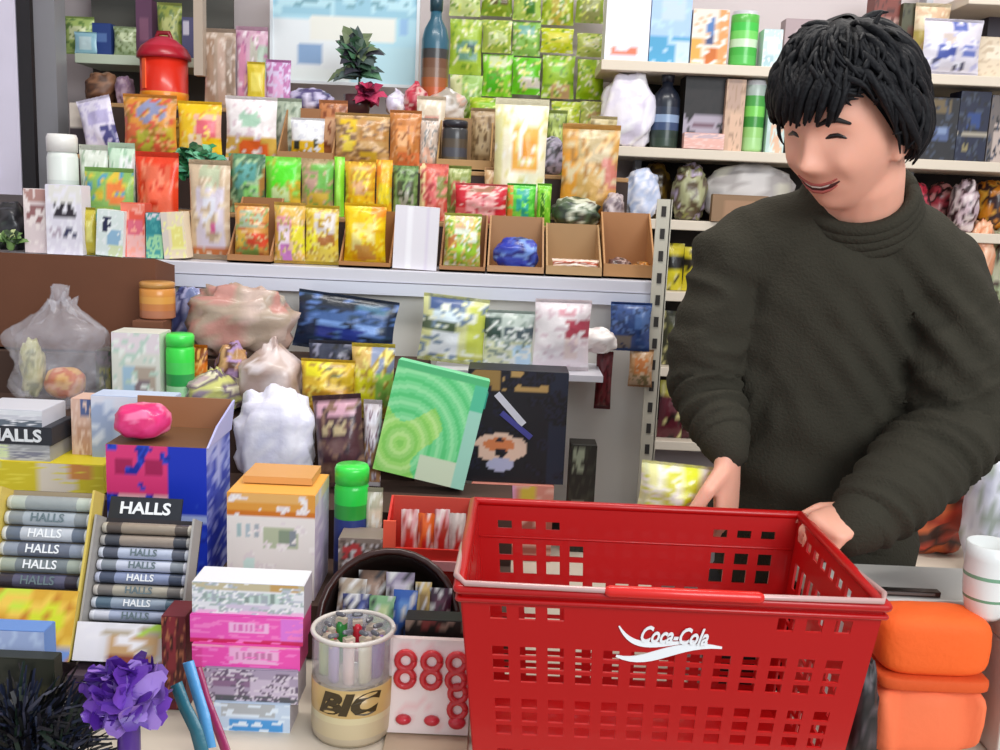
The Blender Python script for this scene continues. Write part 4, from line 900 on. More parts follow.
# -- pink gum cartons, stacked
stack = [
 (214, 290, 704, 742, A('c4d4e8', [(.1,.0,.8,.35,'b0b4b8'),(.2,.4,.9,.7,'4a98d8'),(.0,.7,.3,1,'8ac0f0')], ['e0ecf8'], .1, 120), 'white and sky blue carton at the bottom of the pink stack', None),
 (204, 298, 670, 703, A('a898b0', [(.1,.1,.5,.5,'8a6a8a'),(.5,.3,.9,.9,'c8b8cc'),(0,.8,1,1,'5a5a60')], ['d8ccd8', '6a5a70'], .3, 121), 'mauve grey carton in the pink stack', None),
 (192, 300, 646, 669, A('f050b0', [(.35,.1,.8,.75,'f0b0d8')] + [(.4 + .06 * q, .3, .4 + .06 * q + .035, .58, 'c87aa8') for q in range(6)] + [(.8,.0,.81,.01,'f0b0d8'),(.0,.0,.1,1,'e04098'),(.0,.0,1,.12,'f8a0c0')], ['f87ac8'], .12, 122), 'hot pink carton third in the pink stack', 'p'),
 (190, 303, 617, 644, A('f058b8', [(.35,.2,.7,.6,'f4b8e0')] + [(.38 + .05 * q, .3, .38 + .05 * q + .03, .52, 'e070b8') for q in range(6)] + [(.8,.0,.81,.01,'f4b8e0'),(.8,.0,1,1,'e078d8'),(.0,.85,1,1,'d02860')], ['f880c8'], .12, 123), 'hot pink carton second from the top of the pink stack', 'p'),
 (192, 304, 584, 616, A('e8e8ec', [(.0,.0,1,.22,'c8bc9a'),(.7,.0,.95,.2,'c8a060'),(.1,.3,.9,.6,'c8dcd4')] + [(.1 + .075 * q, .28 + .05 * (q % 2), .1 + .075 * q + .045, .62, ['98a8a4', 'a8b0b8', '8a9a94'][q % 3]) for q in range(11)] + [(.3 + .07 * q, .7, .3 + .07 * q + .04, .84, 'b0a8c0') for q in range(6)] + [(.0,.0,.01,.01,'c8dcd4'),(.3,.65,.7,.85,'d4c8dc'),(.0,.85,1,1,'f0c0e0')], ['a8b8b4', 'f4f4f4', 'c0c4d0'], .3, 124), 'white carton with grey lettering on top of the pink stack', 'w')]
for i, (x0, x1, y0, y1, art, lab, k) in enumerate(stack):
    o = CARTON(lab, x0, x1, y0, 1.135 - .004 * (4 - i), None, art, .05, yb=y1, nu=48, nv=16, group='cartons of the pink stack', sideart=A('c04878' if k == 'p' else 'b8b0b8'))
# -- lighter jar
loc, w, h = spot(304, 388, 644, 1.085, CZ)
jr = empty('lighter_jar', (loc.x, 1.085 + w / 2, CZ), 'clear plastic jar of lighters with black brand letters', 'jar'); r = w / 2
m = MB(); m.lathe([(r * .9, 0, 'a89a80'), (r * .97, h * .04, 'bcae94'), (r, h * .1, 'c8b894'), (r, h * .24, 'd0c49c'), (r, h * .30, 'c4a468'), (r * 1.0, h * .56, 'b8a88c')], 30)
m.build('label_sleeve', PLAS, jr, True)
m = MB(); m.lathe([(r * .99, h * .56, 'f'*6), (r * .99, h * .9, 'f'*6), (r * .96, h * .98, 'f'*6), (r * .93, h * .98, 'f'*6), (r * .95, h * .58, 'f'*6)], 30); m.build('clear_wall', CLEAR, jr, True)
m = MB(); m.tube([(r * .985 * cos(a), r * .985 * sin(a), h * .985) for a in [2 * pi * k / 30 for k in range(31)]], .003, 8, 'd8d0c8', caps=False); m.build('rim', PLAS, jr, True)
t = textobj('lettering', 'BIC', h * .26, LETO, jr, (0, -r * 1.0, h * .42), shear=.25, ext=.001, sx=1.35, bold=.002)
for v in t.data.vertices:                             # wraps round the jar
    x = v.co.x * 1.35; a = x / r; v.co.x = sin(a) * (r + .0005) / 1.35; v.co.z -= (1 - cos(a)) * r
# lettering is built upright, so its depth axis is local z
R = random.Random(4)
lt = [('8a6ab0', 'violet'), ('e8e0e8', 'white'), ('c81c34', 'crimson'), ('2c8a3c', 'green'), ('d84a5c', 'rose'), ('b8c87a', 'lime'), ('a890c0', 'lilac'), ('e8c8c0', 'peach'), ('d8d0a8', 'cream'), ('6a4aa0', 'purple')]
for k, (c, nm) in enumerate(lt):
    a = 2 * pi * k / len(lt) + .3; rr = r * .64
    x, y = cos(a) * rr, sin(a) * rr
    li = empty('lighter', (loc.x + x, 1.085 + r + y, CZ + h * .565), nm + ' lighter standing in the clear jar', 'lighter', 'lighters in the jar', rz=R.uniform(0, 3))
    hh = h * R.uniform(.30, .38)
    m = MB(); m.tube([(0, 0, .003), (0, 0, hh)], (.0095, .006), 10, c); m.build('body', PLAS, li, True)
    m = MB(); m.box((0, 0, hh + .005), (.012, .009, .006), 'c8b8a8'); m.tube([(-.004, .003, hh + .014), (.004, .003, hh + .014)], .003, 8, '606068'); m.build('spark_wheel', PLAS, li)
# -- white tray of red balls shaped like figures
loc, w, h = spot(386, 469, 646, 1.10, CZ + .014)
nt_ = empty('number_tray', (loc.x, 1.125, CZ + .006), 'white tray of round red sweets arranged like eights beside the lighter jar', 'tray')
o = carton(w, h, .012, A('f4e8e4', [(.04,.04,.96,.96,'fbeeec')], ['f8d8d8'], .06, 130), 'f0dcd8', nu=14, nv=14, lid=False).build('body', CARD, nt_); bev(o, .004, 3)
nt_.rotation_euler = (-.14, 0, 0)
def ring(m, cx, cz, R_, t):
    m.tube([(cx + R_ * cos(a), -.008, cz + R_ * sin(a)) for a in [2 * pi * k / 16 for k in range(17)]], t, 8, 'd02c34', caps=False)
def eight(cx, cz, R_):
    m = MB(); ring(m, cx, cz + R_ * 1.05, R_, R_ * .42); ring(m, cx, cz - R_ * 1.05, R_, R_ * .42); return m
for cx in (-.30, .02, .33):
    eight(cx * w, h * .68, h * .088).build('red_eight', PLAS, nt_, True)
eight(.36 * w, h * .36, h * .082).build('red_eight', PLAS, nt_, True)
for cx in (-.30, .05):
    m = MB(); m.ell((cx * w, -.008, h * .15), (w * .1, .008, h * .055), 'd03040'); m.build('red_sweet', PLAS, nt_, True)
m = MB(); m.ell((.36 * w, -.008, h * .14), (w * .11, .008, h * .07), 'd03040'); m.build('red_sweet', PLAS, nt_, True)
b = MB(); b.box((loc.x, 1.10, CZ + .0025), (w * 1.02, .09, .005), 'b8a48c'); o = b.build('cardboard_sheet', CARD); bev(o, .001, 1); tag(o, 'tan cardboard sheet under the red number tray', 'sheet')

# -- purple gauze bow
def ruffle(seed, n, R0, pal, wd, flat=.8):
    m = MB(); R = random.Random(seed)
    for k in range(n):
        a = R.uniform(0, 2 * pi); e = R.uniform(-.5, 1.35); ln = R0 * R.uniform(.6, 1.08)
        d = Vector((cos(a) * cos(e), sin(a) * cos(e) * flat, sin(e) * .95)); s = d.cross(Vector((R.uniform(-1, 1), R.uniform(-1, 1), R.uniform(-1, 1)))).normalized()
        q = d.cross(s); col = R.choice(pal); ph = R.uniform(0, 6)
        vs = []; N = 6
        for i in range(N + 1):
            t = i / N; p = d * ln * t + q * ln * .16 * sin(t * 5 + ph)
            ww = wd * (.3 + .9 * sin(pi * min(t * .85 + .1, 1)))
            vs += [p - s * ww, p + q * ww * .35 * sin(t * 7 + ph), p + s * ww]
        fs = []
        for i in range(N):
            for j in (0, 1): fs.append((i * 3 + j, i * 3 + j + 1, i * 3 + j + 4, i * 3 + j + 3))
        m.add(vs, fs, col)
    return m
c1 = PY(128, 698, .985)
GAUZE = mat('gauze', rough=.4, attr=True, coat=.1)
pb = empty('gauze_bow', (c1.x, .985, CZ + .0), 'purple gauze bow in front of the middle sweet tray', 'bow')
m = ruffle(11, 150, .052, ['7a4ab8', '5a2c9a', '9a72d0', 'a884d8', '4a2088', '6c3cb0'], .012); zc = c1.z - CZ
m.v = [(x, y, max(z + zc, .003)) for x, y, z in m.v]
m.build('ruffle', GAUZE, pb, True)
m = MB(); m.tube([(0, 0, .0), (0, 0, zc)], .012, 10, '4a2484'); m.build('stem', PLAS, pb, True)
# -- black tinsel heap
c2 = PY(22, 712, .99)
bt = empty('tinsel_heap', (c2.x, .99, CZ), 'heap of black tinsel with dark blue strands in the front corner', 'tinsel')
m = MB(); R = random.Random(12)
for k in range(900):
    a = R.uniform(0, 2 * pi); e = R.uniform(-.1, 1.4); rr = R.uniform(.0, .05)
    p = Vector((rr * cos(a) * 1.5, rr * sin(a) * .6, R.uniform(.0, .085)))
    d = Vector((cos(a) * cos(e), sin(a) * cos(e) * .6, sin(e))).normalized(); ln = R.uniform(.03, .055)
    s = d.orthogonal().normalized() * R.uniform(.0012, .003); q = d.cross(s) * 3
    pts = [p, p + d * ln * .5 + q, p + d * ln]
    vs = []
    for i, pp in enumerate(pts):
        pp = Vector((pp.x, pp.y, max(pp.z, .002))); vs += [pp - s * (1 - i * .3), pp + s * (1 - i * .3)]
    m.add(vs, [(0, 1, 3, 2), (2, 3, 5, 4)], R.choice(['0c0a10', '14121c', '0a0c0a', '1c2438', '2a3048', '101018', '1a2a20', '3a3a4a']))
m.build('strands', GAUZE, bt)
m = MB(); m.ell((0, 0, .026), (.062, .028, .026), '0c0a10'); m.build('core', PLAS, bt, True)
# dark tray behind the tinsel
CARTON('low dark green box behind the black tinsel', -14, 56, 660, 1.066, CZ, A('2c2e24', [(.2,.3,.9,.7,'4a4832')], ['1c2018'], .25, 131), .02)
# teal and pink ribbons beside the stack
def ribbon(label, pts, w, col, name='ribbon'):
    m = MB(); vs = []; fs = []; P = [Vector(p) for p in pts]
    root = P[-1]
    for i, p in enumerate(P):
        t = (P[min(i + 1, len(P) - 1)] - P[max(i - 1, 0)]).normalized(); s = t.cross(Vector((0, 1, .2))).normalized() * w / 2
        k = Vector((0, .0015, 0))
        vs += [p - s - root, p + s - root, p + s + k - root, p - s + k - root]
    for i in range(len(P) - 1):
        a = i * 4; b_ = a + 4
        fs += [(a, a + 1, b_ + 1, b_), (a + 2, a + 3, b_ + 3, b_ + 2), (a + 1, a + 2, b_ + 2, b_ + 1), (a + 3, a, b_, b_ + 3)]
    m.add(vs, fs, col); o = m.build(name, FOIL, smooth=True); o.location = root
    return tag(o, label, 'ribbon')
ribbon('sky blue ribbon hanging left of the pink stack', [PY(188, 662, 1.075), PY(196, 690, 1.065), PY(204, 716, 1.05), PY(210, 748, 1.045)], .014, '58a0d8')
ribbon('teal ribbon crossing below the purple bow', [PY(176, 684, 1.06), PY(184, 706, 1.05), PY(196, 730, 1.04), PY(204, 760, 1.035)], .016, '2a6a7c')
ribbon('magenta ribbon along the left of the pink stack', [PY(197, 668, 1.10), PY(206, 700, 1.085), PY(218, 730, 1.07), PY(226, 752, 1.06)], .012, 'a02c60')
CARTON('dark red carton between the middle tray and the pink stack', 162, 186, 618, 1.16, CZ, A('6a2028', [(.2,.0,.6,.6,'882c34'),(.6,.2,.9,.9,'5a2420')], ['b06a4a', '3a1818'], .25, 132), .05)
# ------------------------------------------------------------------ red shopping basket
RED = mat('basket_red', 'b60608', rough=.34, coat=.15, bump=.03, bscale=30)
REDG = mat('grip_red', 'e0221c', rough=.3, coat=.2)
WIRE = mat('handle_wire', 'd8b0ac', rough=.3, metal=.3)
pf = PY(672, 597, .965)
ZR = pf.z
fl, fr_ = PY(461, 593, .965), PY(884, 605, .965)
bl, br = PZ(476, 501, ZR), PZ(800, 516, ZR)
YB = (bl.y + br.y) / 2
xl, xr_ = (fl.x), (fr_.x)
xlb, xrb = bl.x, br.x
ZB = CZ + .004
bk = empty('shopping_basket', ((xl + xr_) / 2, (.965 + YB) / 2, CZ)); tag(bk, 'red plastic shopping basket with white drink logo on its front', 'basket')
O = Vector(bk.location)
H = ZR - ZB; ins = .026
def corner(x, y, sx, sy, t): return Vector((x - sx * ins * t, y - sy * ins * t, ZR - H * t)) - O
TL, TR, BL, BR = (xl, .965), (xr_, .965), (xlb, YB), (xrb, YB)
def wall(a, b, sa, sb, holes, ncol, rows, m):
    """wall between top corners a and b with real openings: rows = [(v0, v1, rungs, columns)]"""
    us = [0.0]; mar = .05
    for k in range(ncol):
        u0 = mar + (1 - 2 * mar) * (k + .22) / ncol; u1 = mar + (1 - 2 * mar) * (k + .80) / ncol
        us += [u0, u1]
    us.append(1.0)
    vs_ = [0.0]; hv = set()
    for ri, (v0, v1, n, cols) in enumerate(rows):
        for q in range(n):
            a0 = v0 + (v1 - v0) * q / n; a1 = v0 + (v1 - v0) * (q + .72) / n
            hv.add((len(vs_), ri)); vs_ += [a0, a1]
    vs_.append(1.0)
    hd = dict(hv)
    def P(u, v):
        A0 = corner(a[0], a[1], sa[0], sa[1], v); B0 = corner(b[0], b[1], sb[0], sb[1], v); return A0.lerp(B0, u)
    V = [P(u, v) for v in vs_ for u in us]; n = len(us); fs = []
    for j in range(len(vs_) - 1):
        for i in range(n - 1):
            if j in hd and i % 2 == 1 and (rows[hd[j]][3] is None or (i // 2) in rows[hd[j]][3]): continue
            fs.append((j * n + i, (j + 1) * n + i, (j + 1) * n + i + 1, j * n + i + 1))
    m.add(V, fs, 'd81418')
m = MB()
ALL = None
side_rows = [(.07, .135, 1, ALL), (.22, .40, 1, ALL), (.47, .66, 3, ALL), (.72, .92, 3, ALL)]
fr_rows = [(.07, .15, 1, {0, 1, 2, 10, 11, 12}), (.25, .43, 3, ALL), (.49, .68, 3, ALL), (.73, .92, 3, ALL)]
bk_rows = [(.09, .145, 1, {0, 1, 2, 10, 11, 9}), (.22, .40, 1, {0, 1, 2, 3, 9, 10, 11}), (.31, .36, 1, {4, 5, 6, 7, 8}), (.46, .66, 3, ALL), (.72, .92, 3, ALL)]
bk_rows = [(.09, .145, 1, {0, 1, 2, 9, 10, 11}), (.21, .29, 1, {0, 1, 2, 3, 9, 10, 11}), (.295, .39, 1, {0, 1, 2, 3, 9, 10, 11}), (.395, .44, 1, {3, 4, 5, 6, 7, 8}), (.46, .66, 3, ALL), (.72, .92, 3, ALL)]
wall(TL, TR, (-1, -1), (1, -1), None, 13, fr_rows, m)
wall(BR, BL, (1, 1), (-1, 1), None, 12, [(r[0], r[1], r[2], None if r[3] is None else {11 - c for c in r[3]}) for r in bk_rows], m)
wall(TR, BR, (1, -1), (1, 1), None, 9, side_rows, m)
wall(BL, TL, (-1, 1), (-1, -1), None, 9, side_rows, m)
q = [corner(*c, *s, 1) for c, s in ((TL, (-1, -1)), (TR, (1, -1)), (BR, (1, 1)), (BL, (-1, 1)))]
N = 9
V = [q[0].lerp(q[1], i / N).lerp(q[3].lerp(q[2], i / N), j / N) for j in range(N + 1) for i in range(N + 1)]
m.add(V, [(j * (N + 1) + i, j * (N + 1) + i + 1, (j + 1) * (N + 1) + i + 1, (j + 1) * (N + 1) + i) for j in range(N) for i in range(N)], 'd81418')
o = m.build('body', RED, bk); s = o.modifiers.new('thick', 'SOLIDIFY'); s.thickness = .003; s.offset = 0
def rim_path(z, g):
    pts = [Vector((TL[0] - g, TL[1] - g, z)), Vector((TR[0] + g, TR[1] - g, z)), Vector((BR[0] + g, BR[1] + g, z)), Vector((BL[0] - g, BL[1] + g, z))]
    return [p - O for p in pts]
m = MB()
pp = rim_path(ZR, .002)
for i in range(4):
    a, b_ = pp[i], pp[(i + 1) % 4]
    m.tube([a, b_], (.0055, .0065), 8, 'd81418')
    a2, b2 = a - Vector((0, 0, .011)), b_ - Vector((0, 0, .011))
    m.tube([a2, b2], (.003, .004), 8, 'd81418')
m.build('rim', RED, bk, True)
# reinforcing lines on the back wall
m = MB()
for v in (.175, .43):
    a = corner(*BL, -1, 1, v); b_ = corner(*BR, 1, 1, v); m.tube([a + Vector((0.004, -.002, 0)), b_ + Vector((-.004, -.002, 0))], .0016, 6, 'd81418')
m.build('rib', RED, bk, True)
# folded wire handle along the front and the back rim, red grip in the middle
def handle(y, side):
    z = ZR + .007
    pts = [Vector((xl - .004, y + side * .14, ZR - .002)), Vector((xl - .006, y + side * .02, z)), Vector((xl + .004, y - side * .004, z + .001)), Vector(((xl + xr_) / 2, y - side * .006, z)), Vector((xr_ - .004, y - side * .004, z + .001)), Vector((xr_ + .006, y + side * .02, z)), Vector((xr_ + .004, y + side * .14, ZR - .002))]
    if side < 0:
        pts = [Vector((xlb + (p.x - xl) * (xrb - xlb) / (xr_ - xl), p.y, p.z)) for p in pts]
    m = MB(); m.tube([p - O for p in pts], .0032, 8, 'd8b0ac'); hd = m.build('handle', WIRE, bk, True)
    cx = (pts[0].x + pts[-1].x) / 2; 
    g = MB(); g.tube([Vector((cx - .065, y - side * .006, z)) - O, Vector((cx + .085, y - side * .006, z)) - O], .0062, 12, 'e0221c'); g.build('grip', REDG, hd, True)
handle(.962, 1)
m = MB()
# logo: script word and two waves on the front wall
t_front = atan(ins / H)
lx = PY(672, 634, .972)
lg = textobj('logo_lettering', 'Coca-Cola', .026, LETW, bk, (0, 0, 0), shear=.42, ext=.0006, sx=.62, bold=.0006)
v_ = (ZR - lx.z) / H
yy = .965 + ins * v_ - .0035
lg.location = Vector((lx.x, yy, lx.z)) - O; lg.rotation_euler = (pi / 2 + t_front, 0, radians(-1))
def wave(pxs, w0):
    m = MB(); P = []
    for x, y in pxs:
        p = PY(x, y, .97); v = (ZR - p.z) / H; p = PY(x, y, .965 + ins * v - .003); P.append(p - O)
    n = len(P); vs = []; fs = []
    for i, p in enumerate(P):
        t = (P[min(i + 1, n - 1)] - P[max(i - 1, 0)]).normalized(); s = Vector((-t.z, 0, t.x)) * w0 * (sin(pi * (i + .6) / (n + .2)) * .9 + .12) / 2
        vs += [p - s, p + s, p + s + Vector((0, .001, 0)), p - s + Vector((0, .001, 0))]
    for i in range(n - 1):
        a = i * 4; b_ = a + 4
        fs += [(a, b_, b_ + 1, a + 1), (a + 1, b_ + 1, b_ + 2, a + 2), (a + 3, b_ + 3, b_, a)]
    m.add(vs, fs, 'f0e8e8'); return m
def bez(p, n=14):
    out = []
    for i in range(n + 1):
        t = i / n; a = [((1 - t) ** 3 * p[0][k] + 3 * (1 - t) ** 2 * t * p[1][k] + 3 * (1 - t) * t * t * p[2][k] + t ** 3 * p[3][k]) for k in (0, 1)]; out.append(a)
    return out
wave(bez([(616, 656), (650, 668), (672, 640), (722, 648)]), .010).build('logo_wave', LETW, bk)
wave(bez([(619, 626), (632, 650), (650, 646), (696, 641)]), .006).build('logo_wave', LETW, bk)

# ------------------------------------------------------------------ right of the basket
# raised board at the counter's back edge
e0, e1 = PY(862, 566, 1.33), PY(862, 596, 1.21)
ZL = .94
b = MB(); b.box((.68, 1.272, ZL - .012), (.52, .125, .024), 'd0ccc4'); b.box((.79, 1.165, ZL - .012), (.33, .09, .024), 'd0ccc4'); b.box((.79, 1.165, (.771 + ZL - .024) / 2), (.33, .08, ZL - .024 - .771), 'a8a098'); b.box((.68, 1.272, (.77 + ZL - .024) / 2), (.50, .09, ZL - .024 - .771), 'a8a098')
o = b.build('till_shelf', mat('till_board', 'cbc8c2', rough=.4, mott=.06)); bev(o, .003); tag(o, 'low pale grey shelf board between the red basket and the shopkeeper', 'shelf')
b = MB(); p = PY(905, 597, 1.205); b.box((p.x, 1.222, ZL + .0045), (.10, .012, .007), '2a2624'); b.box((p.x, 1.2155, ZL + .005), (.085, .002, .003), '6a6460'); tag(b.build('dark_strip', PLAS), 'black strip lying along the front of the pale grey shelf board', 'dark_strip')  # dark line along the board front, built as a plain strip
# orange cap / pouch
loc, w, h = spot(879, 995, 622, 1.115, CZ)
oh = empty('orange_hat', (loc.x, 1.155, CZ + .001), 'bright orange cloth hat with a stitched brim fold, right of the red basket', 'hat')
ORM = mat('orange_cloth', 'f4641c', rough=.75, bump=.25, bscale=120, mott=.06, mscale=12)
ORD = mat('orange_band', 'd8541c', rough=.8, bump=.25, bscale=120)
ORL = mat('orange_cloth_soft', 'f0764a', rough=.8, bump=.2, bscale=90)
def rbox(w, h, d, n=4.5, nu=32, nv=14, z0=0, fold=0):
    m = MB(); vs = []
    for j in range(nv + 1):
        t = -pi / 2 + pi * j / nv
        for i in range(nu):
            a = 2 * pi * i / nu
            def sp(c, e): return math.copysign(abs(c) ** (2 / e), c)
            x = sp(cos(t), n) * sp(cos(a), n) * w / 2; y = sp(cos(t), n) * sp(sin(a), n) * d / 2; z = sp(sin(t), n) * h / 2
            if fold: y -= fold * sin(x * 95 + z * 20 + .8) * (cos(t) > .2); 
            x += .002 * noise.noise(Vector((x * 20, z * 20, 1)))
            vs.append((x, y, z + h / 2 + z0))
    fs = [(j * nu + i, j * nu + (i + 1) % nu, (j + 1) * nu + (i + 1) % nu, (j + 1) * nu + i) for j in range(nv) for i in range(nu)]
    m.add(vs, fs); return m
rbox(w * .98, h * .50, .07, 5, z0=0, fold=.010).build('brim', ORL, oh, True)
rbox(w * .985, h * .10, .078, 6, z0=h * .485).build('band', ORD, oh, True)
rbox(w * .985, h * .43, .074, 4.2, z0=h * .57).build('crown', ORM, oh, True)
# dark bundle between basket and hat
CRUMPLE('black cloth bundle wedged between the red basket and the orange hat', 852, 884, 660, 1.06, CZ, ['1c1a1c', '2c2628', '141214', '4a4044'], .06, 'cloth_bundle', 'cloth', seed=40, m=CARD, knot=False, yb=None)
# white cup with green stripes
loc, w, h = spot(974, 1024, 552, 1.135, ZL)
cp = empty('cup', (loc.x, 1.135 + w / 2, ZL + .001), 'white cup with green rings at the right edge on the grey shelf board', 'cup')
r = w / 2
m = MB(); m.lathe([(r * .62, 0, 'e4e6e4'), (r * .72, h * .06, 'e4e6e4'), (r * .86, h * .26, '6a9a7a'), (r * .88, h * .30, 'e8eae8'), (r * .95, h * .56, '7aa88a'), (r * .96, h * .61, 'e8eae8'), (r * .92, h * .80, 'e8eae8'), (r * .97, h, 'e8eae8'), (r * .90, h, 'd8dad8'), (r * .8, h * .3, 'd0d2d0')], 28); m.build('body', PLAS, cp, True)
m = MB(); m.tube([(r * .9 * cos(-.7), r * .9 * sin(-.7), h * .75), (r * 1.3 * cos(-.7), r * 1.3 * sin(-.7), h * .7), (r * 1.3 * cos(-.7), r * 1.3 * sin(-.7), h * .35), (r * .85 * cos(-.7), r * .85 * sin(-.7), h * .28)], .005, 8, 'e8eae8'); m.build('handle', PLAS, cp, True)

# red bundle and pale bag on the low cabinet
CRUMPLE('red and brown shiny bundle behind the shopkeeper at the right', 896, 990, 448, 1.93, .741, ['a83018', '6a2418', 'c8442c', '3a1a14', 'd86a3c', '8a2818'], .14, 'wrapped_bundle', 'bundle', seed=41, m=FOIL, knot=False, freq=3.5)
CRUMPLE('pale lavender bag at the right edge behind the shopkeeper', 980, 1026, 436, 1.80, .741, ['c8c8d8', 'dcdce8', 'a8b0a8', 'e4e4ee'], .1, 'plastic_bag', 'bag', seed=42, m=FOIL, knot=False)

# ------------------------------------------------------------------ goods on the wall shelving
B0, B1, B2, B3, B4, B5, B6 = BZ
YS = 2.63
CARTON('white carton with a small red mark, on the upper wall board', 606, 650, -10, YS, B1, A('f0f0f6', [(.2,.78,.75,.92,'e07a5a'),(.0,.9,1,1,'d8e0f0')], ['fafaff', 'e0e0f0'], .15, 140), .09, nu=10)
CARTON('pale blue carton with a cyan foot, on the upper wall board', 651, 691, -10, YS, B1, A('a8c8f0', [(0,.62,1,1,'4aa0cc'),(.3,.1,.8,.4,'c0d4f4'),(.7,.7,1,1,'c8dce8')], ['b8d8f4'], .15, 141), .09, nu=10)
CARTON('white and orange carton with a blue figure', 692, 728, 10, YS, B1, A('f0e0d4', [(.35,.15,.65,.55,'4a7ab8','o'),(.4,.45,.6,.65,'3a4a7a'),(.0,.55,.3,1,'e8a84a'),(.35,.7,.7,1,'c86a1c'),(.75,.0,1,1,'e89a5a')], ['f8f0e8', 'e0b088'], .2, 142), .08, nu=9)
CAN('bright green can on the upper wall board', 733, 761, 10, YS, B1, ['58b84a', '48c850', '7ad86a', 'd0e8c8', '4ab84a', '5ac058'], 'drink_can', 'can', cap='b8b8b8')
CARTON('pale mint carton beside the bright green can', 763, 782, 30, YS, B1, A('c8dce0', [(.2,.2,.8,.6,'e4ecf0'),(.1,.7,.6,1,'a8c8d0')], ['e8f0f0'], .2, 143), .06)
CARTON('mauve carton behind the can, top of the wall shelving', 784, 830, 20, 2.72, B1, A('a89498', [(.2,.2,.8,.8,'b8a4a8')]), .05)
CRUMPLE('white carrier bag between the green packets and the shelving', 603, 657, 68, 2.615, B2, ['f2eef8', 'e8e4f4', 'f8f6fc', 'dcd4e8'], .09, 'carrier_bag', 'bag', seed=50, m=FOIL, knot=False)
CAN('dark navy bottle with pale label under the upper wall board', 654, 682, 72, YS, B2, ['1c2230', '2a3448', '8aa0c0', '3a4c70', '2a3a34', '34443a'], 'bottle', 'bottle', cap='1a1c28', shape='bottle')
CARTON('black speaker-like carton with grey foot', 684, 727, 76, YS + .02, B2, A('1a1416', [(.0,.55,1,.8,'a8a0b0'),(.0,.8,1,1,'b08a8a'),(.2,.62,.7,.72,'6a4a5a')], ['100c10'], .15, 144), .09)
CARTON('long pale pink box lying before the black carton', 684, 724, 134, YS - .02, B2, A('e8b4a8', [(0,0,1,.3,'c8b0b8')], ['f0c8c0'], .2, 145), .03)
CARTON('tan cardboard carton beside the slim green can', 725, 744, 80, YS, B2, A('c8a890', [(.1,.0,.8,.4,'b89a8a'),(.3,.5,.9,1,'d8b49a')], ['a88a74'], .15, 146), .08)
CAN('slim green can under the upper wall board', 745, 767, 80, YS, B2, ['a8b8b0', '4aa048', '7ad05a', '3a9038', '98d078', 'a8d890'], 'drink_can', 'can', cap='c0c0c0')
CARTON('pale aqua carton next to the slim green can', 768, 786, 84, YS, B2, A('b8d0cc', [(.2,.5,.9,1,'e0b89a')], ['d0e0dc'], .2, 147), .07)
CRUMPLE('amber bag in the shade under the second wall board', 642, 674, 160, YS + .09, B3, ['6a4a1c', '8a6a24', '3a2814', '54401c'], .08, 'sweet_bag', 'bag', seed=51, m=FOIL, knot=False)
CRUMPLE('sky white plastic bag near the right end of the tiers', 624, 662, 166, 2.615, B3, ['dce0f4', 'c8d4f0', 'f0f0fa', 'b8c4e0'], .07, 'plastic_bag', 'bag', seed=52, m=FOIL, knot=False)
CRUMPLE('olive and lavender bag on the third wall board', 675, 710, 160, YS, B3, ['8a8a4a', 'b0a0b8', '5a4a34', 'a8a880', '6a5a4a'], .08, 'sweet_bag', 'bag', seed=53, m=FOIL, knot=False, freq=3)
CRUMPLE('large grey white sack on the third wall board beside the shopkeeper', 706, 800, 158, YS, B3, ['b8b4b4', 'c8c4c2', 'a09a98', 'c0bcae'], .1, 'sack', 'bag', seed=54, m=CARD, knot=False, amp=.12)
CARTON('brown strip carton in front of the grey sack', 712, 768, 196, YS - .03, B3, A('8a6a4a', [(.2,.2,.8,.8,'a07a5a')]), .025)
def lower(x0, x1, yt, Z, base, rc, lab, s, Y=YS):
    POUCH(lab, x0, x1, yt, Y, Z, A(base, rc, ['1c1a14', 'd8d090'], .15, 150 + s), .04, nu=8, nv=10, group='packets low on the wall shelving')
lower(664, 684, 244, B4, 'c8b81c', [(0,.3,1,.5,'1c1a18'),(.3,.6,.8,1,'d8cc2c')], 'yellow and black packet beside the slotted upright', 1)
lower(685, 712, 248, B4, 'd0c02a', [(0,.2,1,.4,'2a2418'),(.2,.7,.9,.9,'e0dc60')], 'second yellow and black packet, nearer the shopkeeper', 2)
lower(664, 684, 312, B5, '3a3a24', [(.2,.2,.9,.5,'5a5a2a')], 'dark olive packet below the yellow ones', 3)
lower(685, 712, 306, B5, '7a8a1c', [(.2,.2,.9,.5,'a0b02a')], 'lime black packet below the yellow ones', 4)
lower(660, 684, 382, B6, 'b0a83a', [(.0,.3,1,1,'5a1c28')], 'maroon packet with yellow top near the upright foot', 5)
lower(685, 716, 388, B6, '4a1a24', [(.2,.5,.9,.8,'b8a0a8')], 'dark maroon packet with pale label near the upright foot', 6)
# right of the head
CARTON('cream carton at the right end of the upper wall board', 978, 1015, 38, YS + .02, B1, A('dcccb4', [(.2,.2,.8,.5,'e8dcc8')], ['c8b49a'], .2, 160), .08)
POUCH('white packet with blue jumping figures right of the shopkeeper head', 926, 984, 18, YS - .02, B1, A('dcd8e4', [(.45,.0,.7,.2,'5a6ab0'),(.25,.5,.5,.72,'4a5aa8'),(.15,.75,.3,.9,'3a3c60'),(.55,.78,.72,.94,'2c2c4c'),(.65,.45,.9,.65,'6a7ac0'),(.3,.3,.5,.45,'c8b8b0')], ['e8e8f4', 'b8b8dc'], .18, 161), .04)
POUCH('beige packet behind the white and blue one', 916, 950, 2, YS + .04, B1, A('d8c8a8', [(.2,.1,.8,.4,'e8d8c0'),(.0,.4,.3,1,'b8a85a')], ['c8a888'], .2, 162), .04)
CARTON('dark carton standing behind, under the topmost board', 986, 1015, 8, 2.76, B1, A('3a3440'), .05)
